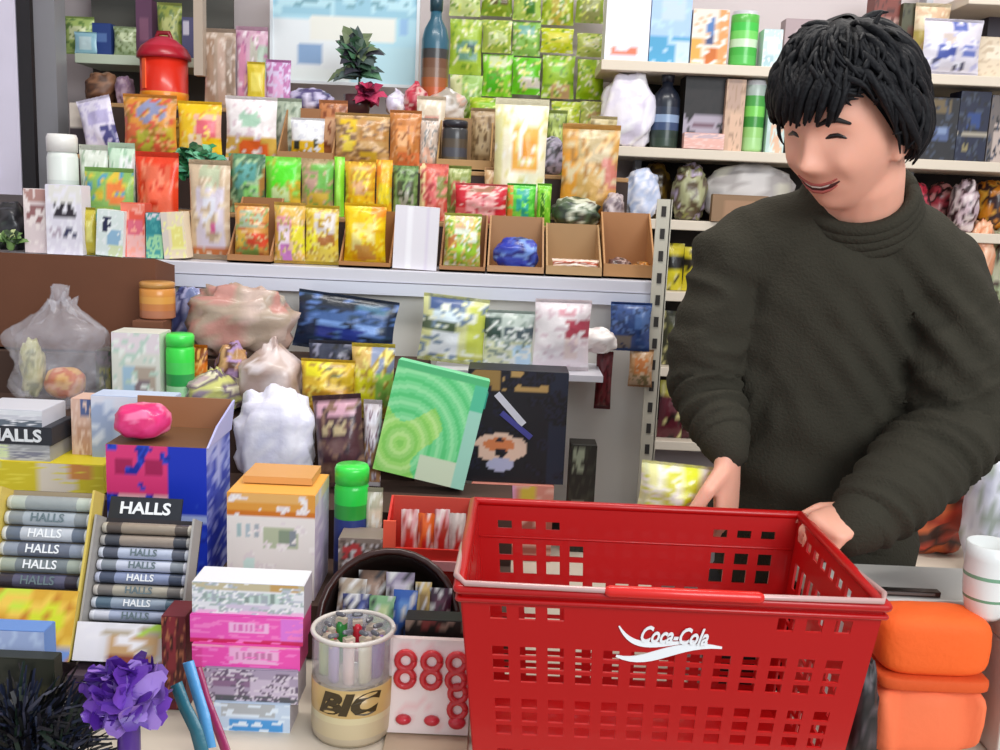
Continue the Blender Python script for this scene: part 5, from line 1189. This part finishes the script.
CARTON('red brown carton above the shopkeeper head', 872, 898, -8, 2.72, B1, A('7a3a30', [(.0,.3,1,.8,'b08a80')], ['4a2420'], .2, 163), .06)
CARTON('dark green bottle carton right above the shopkeeper head', 900, 922, 4, 2.70, B1, A('4a4a34', [(.3,.3,.8,.6,'5a3a2c')], ['2a2a1c'], .2, 164), .06)
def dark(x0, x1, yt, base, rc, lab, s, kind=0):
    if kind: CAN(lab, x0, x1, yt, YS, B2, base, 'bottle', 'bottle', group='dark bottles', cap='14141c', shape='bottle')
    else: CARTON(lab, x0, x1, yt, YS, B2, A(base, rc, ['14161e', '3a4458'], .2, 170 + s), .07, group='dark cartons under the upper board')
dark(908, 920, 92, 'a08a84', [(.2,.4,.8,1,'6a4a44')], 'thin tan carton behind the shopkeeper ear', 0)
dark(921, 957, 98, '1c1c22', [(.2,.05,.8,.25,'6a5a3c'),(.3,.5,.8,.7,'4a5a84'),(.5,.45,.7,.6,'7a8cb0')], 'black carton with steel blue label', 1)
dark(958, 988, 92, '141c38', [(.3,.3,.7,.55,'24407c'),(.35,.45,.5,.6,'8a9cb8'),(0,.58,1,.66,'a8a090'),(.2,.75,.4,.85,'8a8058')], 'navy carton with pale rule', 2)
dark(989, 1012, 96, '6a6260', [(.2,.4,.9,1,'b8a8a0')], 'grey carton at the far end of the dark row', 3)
pal = [(900, 934, 178, 'a01c34', 'c84a5c', 'dark red'), (932, 962, 180, 'd04a5a', 'e8a0a0', 'rose'), (958, 984, 176, 'e0d0d0', 'c0a8b0', 'white'), (980, 1010, 176, 'e08a1c', 'f0b040', 'orange')]
for i, (x0, x1, yt, c, c2, nm) in enumerate(pal):
    CRUMPLE(nm + ' wrapped sweet bag on the third wall board, right of the shopkeeper', x0, x1, yt, YS + .1 * (i % 2), B3, [c, c2, '3a2024', c], .08, 'sweet_bag', 'bag', seed=60 + i, m=FOIL, knot=False, freq=3, group='sweet bags right of the shopkeeper')
pal = [(922, 952, 222, '5a6a2c', 'a8a04a', 'olive'), (948, 976, 226, 'd89040', 'e8b878', 'apricot'), (972, 998, 214, 'e8a078', 'f0c0a0', 'salmon'), (990, 1018, 222, 'b8c8a0', 'd8d8b8', 'pale green')]
for i, (x0, x1, yt, c, c2, nm) in enumerate(pal):
    CRUMPLE(nm + ' sweet bag on the fourth wall board beside the shopkeeper shoulder', x0, x1, yt, YS - .01 + .1 * (i % 2), B4, [c, c2, c, '4a2a24'], .08, 'sweet_bag', 'bag', seed=70 + i, m=FOIL, knot=False, freq=3, group='sweet bags right of the shopkeeper')
CRUMPLE('dark crimson bag low on the wall shelving at the right edge', 984, 1016, 300, YS, B5, ['5a1c24', '8a3440', '2a1418'], .08, 'sweet_bag', 'bag', seed=80, m=FOIL, knot=False, group='sweet bags right of the shopkeeper')
# ------------------------------------------------------------------ the shopkeeper
def solid(mbs, name, m, parent, vox, smooth=6, fac=.5):
    """one continuous surface grown from overlapping tapered pieces"""
    b = MB()
    for q in mbs: b.add(q.v, q.f, 'ffffff')
    o = b.build(name + '_src', m)
    r = o.modifiers.new('r', 'REMESH'); r.mode = 'VOXEL'; r.voxel_size = vox
    s = o.modifiers.new('s', 'SMOOTH'); s.iterations = smooth; s.factor = fac
    dg = bpy.context.evaluated_depsgraph_get(); dg.update()
    me = bpy.data.meshes.new_from_object(o.evaluated_get(dg))
    bpy.data.objects.remove(o, do_unlink=True)
    me.name = name; me.materials.clear(); me.materials.append(m)
    me.polygons.foreach_set('use_smooth', [True] * len(me.polygons))
    o = bpy.data.objects.new(name, me); COL.objects.link(o); o.parent = parent
    return o
SKIN = mat('skin', 'efae95', rough=.48, sss=.2, mott=.07, mscale=22, bump=.03, bscale=200)
WOOL = mat('dark_wool', '37342b', rough=.9, spec=.2, bump=.5, bscale=260, mott=.12, mscale=14)
TROU = mat('black_cloth', '16161a', rough=.85, bump=.2, bscale=160)
HAIRM = mat('black_hair', '0b0b10', rough=.62, spec=.3, bump=.6, bscale=120)
man = empty('person', (.46, 1.50, 0), 'smiling person with black hair in a dark olive sweater, reaching over the red basket', 'person')
MO = Vector(man.location)
def W(px, py, Y): return PY(px, py, Y) - MO

# head frame
HC = W(847, 124, 1.32)
yaw, pit = radians(50), radians(20)
Fv = Vector((-sin(yaw) * cos(pit), -cos(yaw) * cos(pit), -sin(pit)))
Sv = Vector((cos(yaw), -sin(yaw), 0)); 
tl = radians(4)
Uv = Fv.cross(Sv)
Sv, Uv = Sv * cos(tl) - Uv * sin(tl), Uv * cos(tl) + Sv * sin(tl)
def Hd(x, y, z): return HC + Sv * x + Fv * y + Uv * z
def g(a, s): return exp(-(a / s) ** 2)
KS = .91
def bumps(X, Z):
    X, Z = X / KS, Z / KS
    b = .022 * g(X, .0125) * g(Z + .032, .014) + .012 * g(X, .009) * g(Z + .008, .024)
    b += .007 * (g(X - .014, .008) + g(X + .014, .008)) * g(Z + .036, .009)
    b += -.007 * (g(X - .032, .016) + g(X + .032, .016)) * g(Z - .006, .012)
    b += .004 * g(Z - .028, .012) * g(X, .05)
    b += .010 * (g(X - .042, .018) + g(X + .042, .018)) * g(Z + .034, .02)
    b += .004 * g(X, .024) * g(Z + .066, .012) - .0035 * g(X, .026) * g(Z + .066 - X * X * 9, .0035)
    b += .008 * g(X, .02) * g(Z + .102, .016)
    b -= .003 * (g(X - .036, .004) + g(X + .036, .004)) * g(Z + .05, .016)
    return b
AX, AY, AZ = .071, .084, .110
def headpt(n):
    x, y, z = n
    k = 1.0
    if z < -.1: k = 1 - .34 * min((-z - .1) / .9, 1) ** 1.4
    X = AX * x * k; Z = AZ * z
    Yv = AY * y
    if y < 0: Yv *= .90
    if y > 0:
        Yv = AY * (y ** .85) * (1 - .06 * max(-z, 0)) + bumps(X, Z) * min(y * 2.2, 1)
    else:
        if z < -.1: Yv *= 1 - .45 * min((-z - .1) / .9, 1)
    return X, Yv, Z
def ysurf(X, Z):
    z = Z / AZ; k = 1.0
    if z < -.1: k = 1 - .34 * min((-z - .1) / .9, 1) ** 1.4
    x = X / AX / k; y = sqrt(max(1 - x * x - z * z, 0.0001))
    return AY * (y ** .85) * (1 - .06 * max(-z, 0)) + bumps(X, Z) * min(y * 2.2, 1)
hm = MB(); nu, nv = 72, 54; vs = []
for j in range(nv + 1):
    t = -pi / 2 + pi * j / nv
    for i in range(nu):
        a = 2 * pi * i / nu
        vs.append(Hd(*headpt((cos(t) * cos(a), cos(t) * sin(a), sin(t)))))
hm.add(vs, [(j * nu + i, j * nu + (i + 1) % nu, (j + 1) * nu + (i + 1) % nu, (j + 1) * nu + i) for j in range(nv) for i in range(nu)])
ears = MB()
for s in (-1, 1):
    Re = Matrix((Sv, Fv, Uv)).transposed()
    ears.ell(Hd(s * .072, -.008, -.012), (.009, .018, .031), 'ffffff', R=Re @ Matrix.Rotation(.25 * s, 3, 'Z') @ Matrix.Rotation(.2, 3, 'X'))
    ears.ell(Hd(s * .069, .0, -.034), (.007, .01, .012), 'ffffff', R=Re)
# joints
PEL = W(815, 575, 1.52); WAI = W(812, 470, 1.50); CHE = W(818, 345, 1.47); UCH = W(832, 262, 1.45)
NB = W(856, 222, 1.42); NT = Hd(.0, -.03, -.075)
RS, RE, RW_ = W(734, 266, 1.45), W(704, 384, 1.43), W(727, 447, 1.345)
LS, LE, LW = W(936, 288, 1.43), W(958, 428, 1.37), W(862, 520, 1.245)
body = [hm, ears]
nk = MB(); nk.tube([UCH, NB, NT, Hd(0, -.02, -.02)], [.085, .062, .056, .055], 18); body.append(nk)
to = MB(); to.tube([PEL, WAI, CHE, UCH], [(.125, .10), (.12, .095), (.13, .10), (.11, .085)], 22, up=Vector((1, 0, 0))); body.append(to)
ar = MB()
for S_, E_, W_ in ((RS, RE, RW_), (LS, LE, LW)):
    ar.tube([UCH.lerp(S_, .5), S_, S_.lerp(E_, .5), E_, E_.lerp(W_, .35), W_], [.05, .050, .042, .034, .029, .024], 14)
body.append(ar)
for s in (-1, 1):                                     # legs
    lg_ = MB(); hp = PEL + Vector((s * .07, .01, -.02)); lg_.tube([hp, hp + Vector((s * .02, .0, -.38)), Vector((hp.x + s * .03, hp.y + .02, .07))], [.085, .055, .04], 14)
    lg_.ell((hp.x + s * .03, hp.y - .04, .04), (.045, .12, .038)); body.append(lg_)
hands = MB()
def hand(wr, dirv, back, thumb_side, curl, L=.175, k=1.0, spread=.02):
    """palm and five unequal fingers; dirv: wrist to knuckles, back: out of the back of the hand"""
    d = Vector(dirv).normalized(); n = Vector(back); n = (n - d * n.dot(d)).normalized(); s = d.cross(n) * thumb_side
    pal = L * .5
    hands.tube([wr - d * .008, wr, wr + d * pal * .5, wr + d * pal * .97], [(.024 * k, .021 * k), (.027 * k, .019 * k), (.039 * k, .016 * k), (.041 * k, .013 * k)], 16, up=s)
    for i, (o_, ln) in enumerate([(.030, .068), (.010, .077), (-.010, .071), (-.029, .056)]):
        p = wr + d * (pal * (.96 - .07 * abs(i - 1.2))) + s * o_ * k; dd = (d + s * spread * (1.3 - i)).normalized()
        pts = [p - d * .022, p]; ang = 0
        for seg, f in ((.45, curl[0]), (.32, curl[1]), (.25, curl[2])):
            ang += f; q = dd * cos(ang) - n * sin(ang); pts.append(pts[-1] + q * ln * seg * k * 1.05)
        hands.tube(pts, [.0095 * k, .0098 * k, .009 * k, .0083 * k, .0072 * k], 10)
    p = wr + d * pal * .30 + s * .026 * k
    t1 = (d * .62 + s * .75 - n * .30).normalized(); t2 = (d * .85 + s * .25 - n * .5).normalized()
    hands.tube([p - s * .012, p, p + t1 * .036 * k, p + t1 * .036 * k + t2 * .028 * k, p + t1 * .036 * k + t2 * .05 * k], [.016 * k, .014 * k, .0115 * k, .0103 * k, .0085 * k], 10)
hand(RW_ + Vector((0, -.006, -.006)), (.04, -.10, -1), (.85, -.5, .1), 1, (.35, .55, .45), k=.95)
hand(LW + Vector((.004, .004, .008)), (-.70, -.40, -.12), (.1, -.30, 1), 1, (.8, .9, .6), L=.145, k=.78)
body.append(hands)
bo = solid(body, 'body', SKIN, man, .0042, 4, .45)

# face features
def strip(pts, rad, name, m, parent, col='ffffff', n=8):
    b = MB(); b.tube([Hd(x * KS, ysurf(x * KS, z * KS) + o, z * KS) for x, z, o in pts], rad, n, col); return b.build(name, m, parent, True)
EYE = mat('eye_dark', '1c1210', rough=.25); LIP = mat('lip', 'b45a52', rough=.4); TEE = mat('teeth', 'e8dcd0', rough=.3); MOU = mat('mouth_inner', '4a1c1a', rough=.5); BROW = mat('eyebrow', '1c1614', rough=.7)
for s in (-1, 1):
    strip([(s * .018, .004, -.002), (s * .026, .0075, .0), (s * .034, .008, .0), (s * .044, .0035, -.001)], [.0016, .0034, .0036, .0018], 'eye', EYE, bo)
    strip([(s * .014, .024, .0), (s * .026, .030, .001), (s * .038, .030, .001), (s * .050, .023, .0)], [.0022, .0036, .0034, .0018], 'eyebrow', BROW, bo)
ml = [(-.030, -.058), (-.02, -.064), (-.008, -.0675), (.008, -.0675), (.02, -.064), (.030, -.058)]
strip([(x, z, -.0005) for x, z in ml], [.0015, .003, .004, .004, .003, .0015], 'mouth', MOU, bo)
strip([(x * .8, z + .0012, .0012) for x, z in ml], [.0008, .0018, .0024, .0024, .0018, .0008], 'teeth', TEE, bo)
strip([(x, z + .0048, .0005) for x, z in ml], [.001, .0019, .0023, .0023, .0019, .001], 'upper_lip', LIP, bo)
strip([(x * .9, z - .006, .0005) for x, z in ml], [.001, .0022, .003, .003, .0022, .001], 'lower_lip', LIP, bo)

# hair: cap plus many locks
hs = MB(); vs = []; nu, nv = 48, 36
def hairline(a):                                     # lowest z of the cap by azimuth (a = 0 faces forward)
    f = cos(a)
    if f > .55: return .046 + .006 * sin(a * 9)
    if f > .1: return .046 - (.55 - f) / .45 * .066
    return -.020 - .022 * min((.1 - f) / .6, 1)
cap = MB(); vs = []
R = random.Random(21)
for j in range(nv + 1):
    t = j / nv
    for i in range(nu):
        a = 2 * pi * i / nu - pi; zl = hairline(a)
        zt = AZ * 1.03; zz = zt + (zl - zt) * (t ** 1.25)
        el = math.asin(max(min(zz / (AZ * 1.04), 1), -1))
        n = Vector((cos(el) * sin(a), cos(el) * cos(a), sin(el)))
        X, Yv, Z = headpt(n)
        vol = .018 + .008 * noise.noise(n * 4) + .005 * max(-n.y, 0) + .004 * max(n.z, 0)
        if t > .9: vol *= .55
        q = Vector((X, Yv - (bumps(X, Z) if n.y > 0 else 0), Z)); q += n * vol
        vs.append(Hd(q.x, q.y, q.z))
cap.add(vs, [(j * nu + i, j * nu + (i + 1) % nu, (j + 1) * nu + (i + 1) % nu, (j + 1) * nu + i) for j in range(nv) for i in range(nu)])
hair = cap.build('hair', HAIRM, man, True)
lk = MB()
for k in range(620):
    a = R.uniform(-pi, pi); zl = hairline(a)
    t0 = R.uniform(0, .75); t1 = min(t0 + R.uniform(.28, .5), 1.06)
    sw = R.uniform(-.35, .35) + .15
    pts = []; N = 6
    lift = R.uniform(.012, .023) + .003 * max(-cos(a), 0)
    for i in range(N + 1):
        t = t0 + (t1 - t0) * i / N; aa = a + sw * (i / N) * (.4 + t)
        zl = hairline(aa); zz = AZ * 1.02 + (zl - AZ * 1.02) * t ** 1.2
        el = math.asin(max(min(zz / (AZ * 1.05), 1), -1)); n = Vector((cos(el) * sin(aa), cos(el) * cos(aa), sin(el)))
        X, Yv, Z = headpt(n); q = Vector((X, Yv - (bumps(X, Z) if n.y > 0 else 0), Z)) + n * (lift + .006 * sin(pi * i / N))
        pts.append(Hd(q.x, q.y, q.z))
    w_ = R.uniform(.0035, .0065)
    lk.tube(pts, [(w_ * f, w_ * f * .55) for f in (.6, 1, 1.05, 1, .85, .55, .2)], 6)
for k in range(40):                                   # fringe over the forehead and the tuft on the crown
    a = R.uniform(-.75, .75); pts = []
    z0 = R.uniform(.07, .09); z1 = R.uniform(.022, .04)
    for i in range(6):
        z = z0 + (z1 - z0) * i / 5; el = math.asin(min(z / (AZ * 1.05), 1)); aa = a - .25 * i / 5; n = Vector((cos(el) * sin(aa), cos(el) * cos(aa), sin(el)))
        X, Yv, Z = headpt(n); q = Vector((X, Yv, Z)) + n * (.016 + .008 * sin(pi * i / 5)); pts.append(Hd(q.x, q.y, q.z))
    lk.tube(pts, [(.008, .004), (.009, .005), (.0085, .0045), (.007, .004), (.0045, .003), (.0015, .0015)], 6)
for k in range(34):                                   # short strands standing off the crown
    a = R.uniform(-pi, pi); el = R.uniform(.75, 1.5); n = Vector((cos(el) * sin(a), cos(el) * cos(a), sin(el)))
    X, Yv, Z = headpt(n); b0_ = Vector((X, Yv - (bumps(X, Z) if n.y > 0 else 0), Z)); tg = Vector((R.uniform(-1, 1), R.uniform(-1, 1), R.uniform(-.4, .5))).normalized()
    pts = [b0_ + n * (.014 + .0026 * i) + tg * (.009 * i) - Vector((0, 0, .0011 * i * i)) for i in range(5)]
    lk.tube([Hd(q.x, q.y, q.z) for q in pts], [(.006, .004), (.0055, .0035), (.0045, .003), (.003, .002), (.001, .001)], 6)
lk.build('lock', HAIRM, hair, True)

# sweater: one surface with folds
sw_ = []
t_ = MB(); t_.tube([W(815, 550, 1.505), W(812, 505, 1.50), W(812, 440, 1.495), W(814, 360, 1.475), W(826, 290, 1.455), W(842, 247, 1.44), W(854, 224, 1.425)],
    [(.152, .122), (.155, .126), (.148, .125), (.150, .118), (.148, .108), (.115, .09), (.078, .07)], 26, up=Vector((1, 0, 0))); sw_.append(t_)
a_ = MB()
a_.tube([UCH.lerp(RS, .35), RS, RS.lerp(RE, .5) + Vector((-.008, 0, 0)), RE, RE.lerp(RW_, .4), RE.lerp(RW_, .68)], [.070, .066, .057, .048, .041, .034], 18)
a_.tube([UCH.lerp(LS, .35) + Vector((0, 0, .012)), LS, LS.lerp(LE, .5) + Vector((.012, 0, 0)), LE, LE.lerp(LW, .4), LE.lerp(LW, .92)], [.076, .076, .072, .066, .056, .043], 18)
a_.tube([RS + Vector((.0, 0, .01)), NB + Vector((-.01, .0, .0))], [.062, .06], 16); a_.tube([LS + Vector((0, 0, .01)), NB + Vector((.01, 0, .0))], [.07, .06], 16)
sw_.append(a_)
swo = solid(sw_, 'sweater', WOOL, man, .0055, 10, .5)
me = swo.data
arms = [(RS, RE, RW_), (LS, LE, LW)]
def seg(p, a, b):
    d = b - a; t = max(0, min(1, (p - a).dot(d) / d.length_squared)); return t, (p - (a + d * t)).length
nrm = [v.normal.copy() for v in me.vertices]
for v, n in zip(me.vertices, nrm):
    p = v.co; f = 0.0
    best = 9
    for ai, (S_, E_, W_) in enumerate(arms):
        for si, (a, b) in enumerate(((S_, E_), (E_, W_))):
            t, d = seg(p, a, b)
            if d < best: best = d; info = (ai, si, t, a, b)
    ai, si, t, a, b = info
    wa = max(0, 1 - max(best - .062, 0) / .03)
    ax = (b - a).normalized()
    L_ = (p - a).dot(ax); side = (p - a).dot(ax.cross(Vector((0, 1, 0))))
    nz = noise.noise(p * 9 + Vector((ai * 3, 0, 0)))
    amp = (.0050 if si else .0045) * (1.3 if t > .6 or si else .8)
    rg = 1 - 2.2 * abs(noise.noise(Vector((L_ * (26 if si else 17) + side * (11 if ai else -9), side * 7 + 4 * t, ai * 5 + si * 3.3 + p.y * 6))))
    f += wa * amp * 1.9 * rg
    wt = 1 - wa
    f += wt * (.0085 * noise.noise(Vector((p.x * 6 + p.z * 3, p.y * 5, p.z * 4 - p.x * 2 + 3))) * 1.5 + .006 * sin((p.z * 1.0 + p.x * .5) * 2 * pi / .11 + 3 * noise.noise(p * 5)) * max(0, min(1, (1.18 - p.z) / .15)))
    rt_ = 1 - 2.2 * abs(noise.noise(Vector((p.x * 13 + p.z * 7, p.y * 5, p.z * 4 - p.x * 3 + 7))))
    f += wt * .0065 * rt_
    # drapes from the far armpit across the chest
    q = p - W(915, 330, 1.40)
    f += .007 * exp(-(q.length / .12) ** 2) * sin((q.x * .8 + q.z * .75) * 2 * pi / .045 + nz)
    v.co = p + n * f
me.update()
cl = MB()
cen = W(852, 213, 1.405)
ax = (NT - NB).normalized(); u = Vector((1, 0, 0)); u = (u - ax * u.dot(ax)).normalized(); w2 = ax.cross(u)
for k_, (rr, off) in enumerate(((.081, .004), (.077, .016), (.073, .028), (.069, .038))):
    cl.tube([NB + ax * (off + .012) + u * (rr * cos(a)) + w2 * (rr * .92 * sin(a)) for a in [2 * pi * i / 30 for i in range(31)]], (.011, .010), 10, caps=False)
cl.build('collar', WOOL, swo, True)
for E_, W_, r_ in ((RE, RW_, .036), (LE, LW, .040)):
    c_ = MB(); d = (W_ - E_).normalized(); p0_ = E_.lerp(W_, .74 if r_ < .038 else .97); 
    c_.tube([p0_, p0_ + d * .012, p0_ + d * .024, p0_ + d * .03], [r_ * 1.05, r_, r_ * .98, r_ * .9], 18); c_.build('cuff', WOOL, swo, True)
h_ = MB(); c0_ = W(815, 552, 1.505); h_.tube([c0_ + Vector((0, 0, -.02)), c0_ + Vector((0, 0, .03))], [(.150, .120), (.155, .124)], 26, up=Vector((1, 0, 0))); h_.build('hem', WOOL, swo, True)
# trousers and shoes
tr = []
q_ = MB(); q_.tube([PEL + Vector((0, 0, .04)), PEL + Vector((0, 0, -.06))], [(.142, .115), (.15, .12)], 22, up=Vector((1, 0, 0))); tr.append(q_)
for s in (-1, 1):
    q_ = MB(); hp = PEL + Vector((s * .07, .01, -.02)); q_.tube([hp, hp + Vector((s * .02, .0, -.38)), Vector((hp.x + s * .03, hp.y + .02, .10))], [.098, .074, .062], 16); tr.append(q_)
solid(tr, 'trousers', TROU, man, .009, 4)
for s in (-1, 1):
    q_ = MB(); q_.ell((PEL.x + s * .10, PEL.y - .03, .045), (.052, .135, .045)); q_.build('shoe', TROU, man, True)

# packet of rolls held in the hand behind the basket
POUCH('yellow and white striped packet held in the hand behind the basket', 640, 711, 470, 1.315, None, A('e8e4a0', [(.05,0,.12,1,'d8d8a8'),(.2,0,.3,1,'f4f0d8'),(.34,0,.5,1,'e0dc5a'),(.5,0,.56,1,'f0ecd0'),(.62,0,.8,1,'dce02c'),(.85,0,1,1,'e8dcd0')], ['f8f4d0', 'd0d040', 'f0e8e0'], .22, 190), .05, 'striped_packet', 'packet', yb=528, turn=.06)
# ------------------------------------------------------------------ light: daylight from the open shop front, ceiling tubes
w = bpy.data.worlds.new('daylight'); SC.world = w; w.use_nodes = True
bg = w.node_tree.nodes['Background']; bg.inputs['Color'].default_value = (.86, .93, 1.0, 1); bg.inputs['Strength'].default_value = .62
def area(name, loc, target, sx, sy, power, col):
    l = bpy.data.lights.new(name, 'AREA'); l.shape = 'RECTANGLE'; l.size = sx; l.size_y = sy; l.energy = power; l.color = col
    o = bpy.data.objects.new(name, l); COL.objects.link(o); o.location = loc
    o.rotation_euler = (Vector(target) - Vector(loc)).to_track_quat('-Z', 'Y').to_euler(); return o
area('shop_front_daylight', (1.5, -1.3, 2.5), (.2, 1.8, 1.0), 2.2, 1.4, 74, (.95, .98, 1))
area('ceiling_tube', (.0, 1.45, 2.74), (.0, 1.6, 0), 1.6, .25, 22, (1, .97, .93))
area('ceiling_tube', (1.2, 2.1, 2.74), (1.1, 2.2, 0), .25, 1.0, 9, (1, .96, .92))
SC.view_settings.view_transform = 'Standard'; SC.view_settings.look = 'None'
SC.view_settings.gamma = 1.0; SC.view_settings.use_curve_mapping = False
SC.view_settings.exposure = 0.0
SC.cycles.use_denoising = True
SC.cycles.max_bounces = 8
SC.cycles.transparent_max_bounces = 12
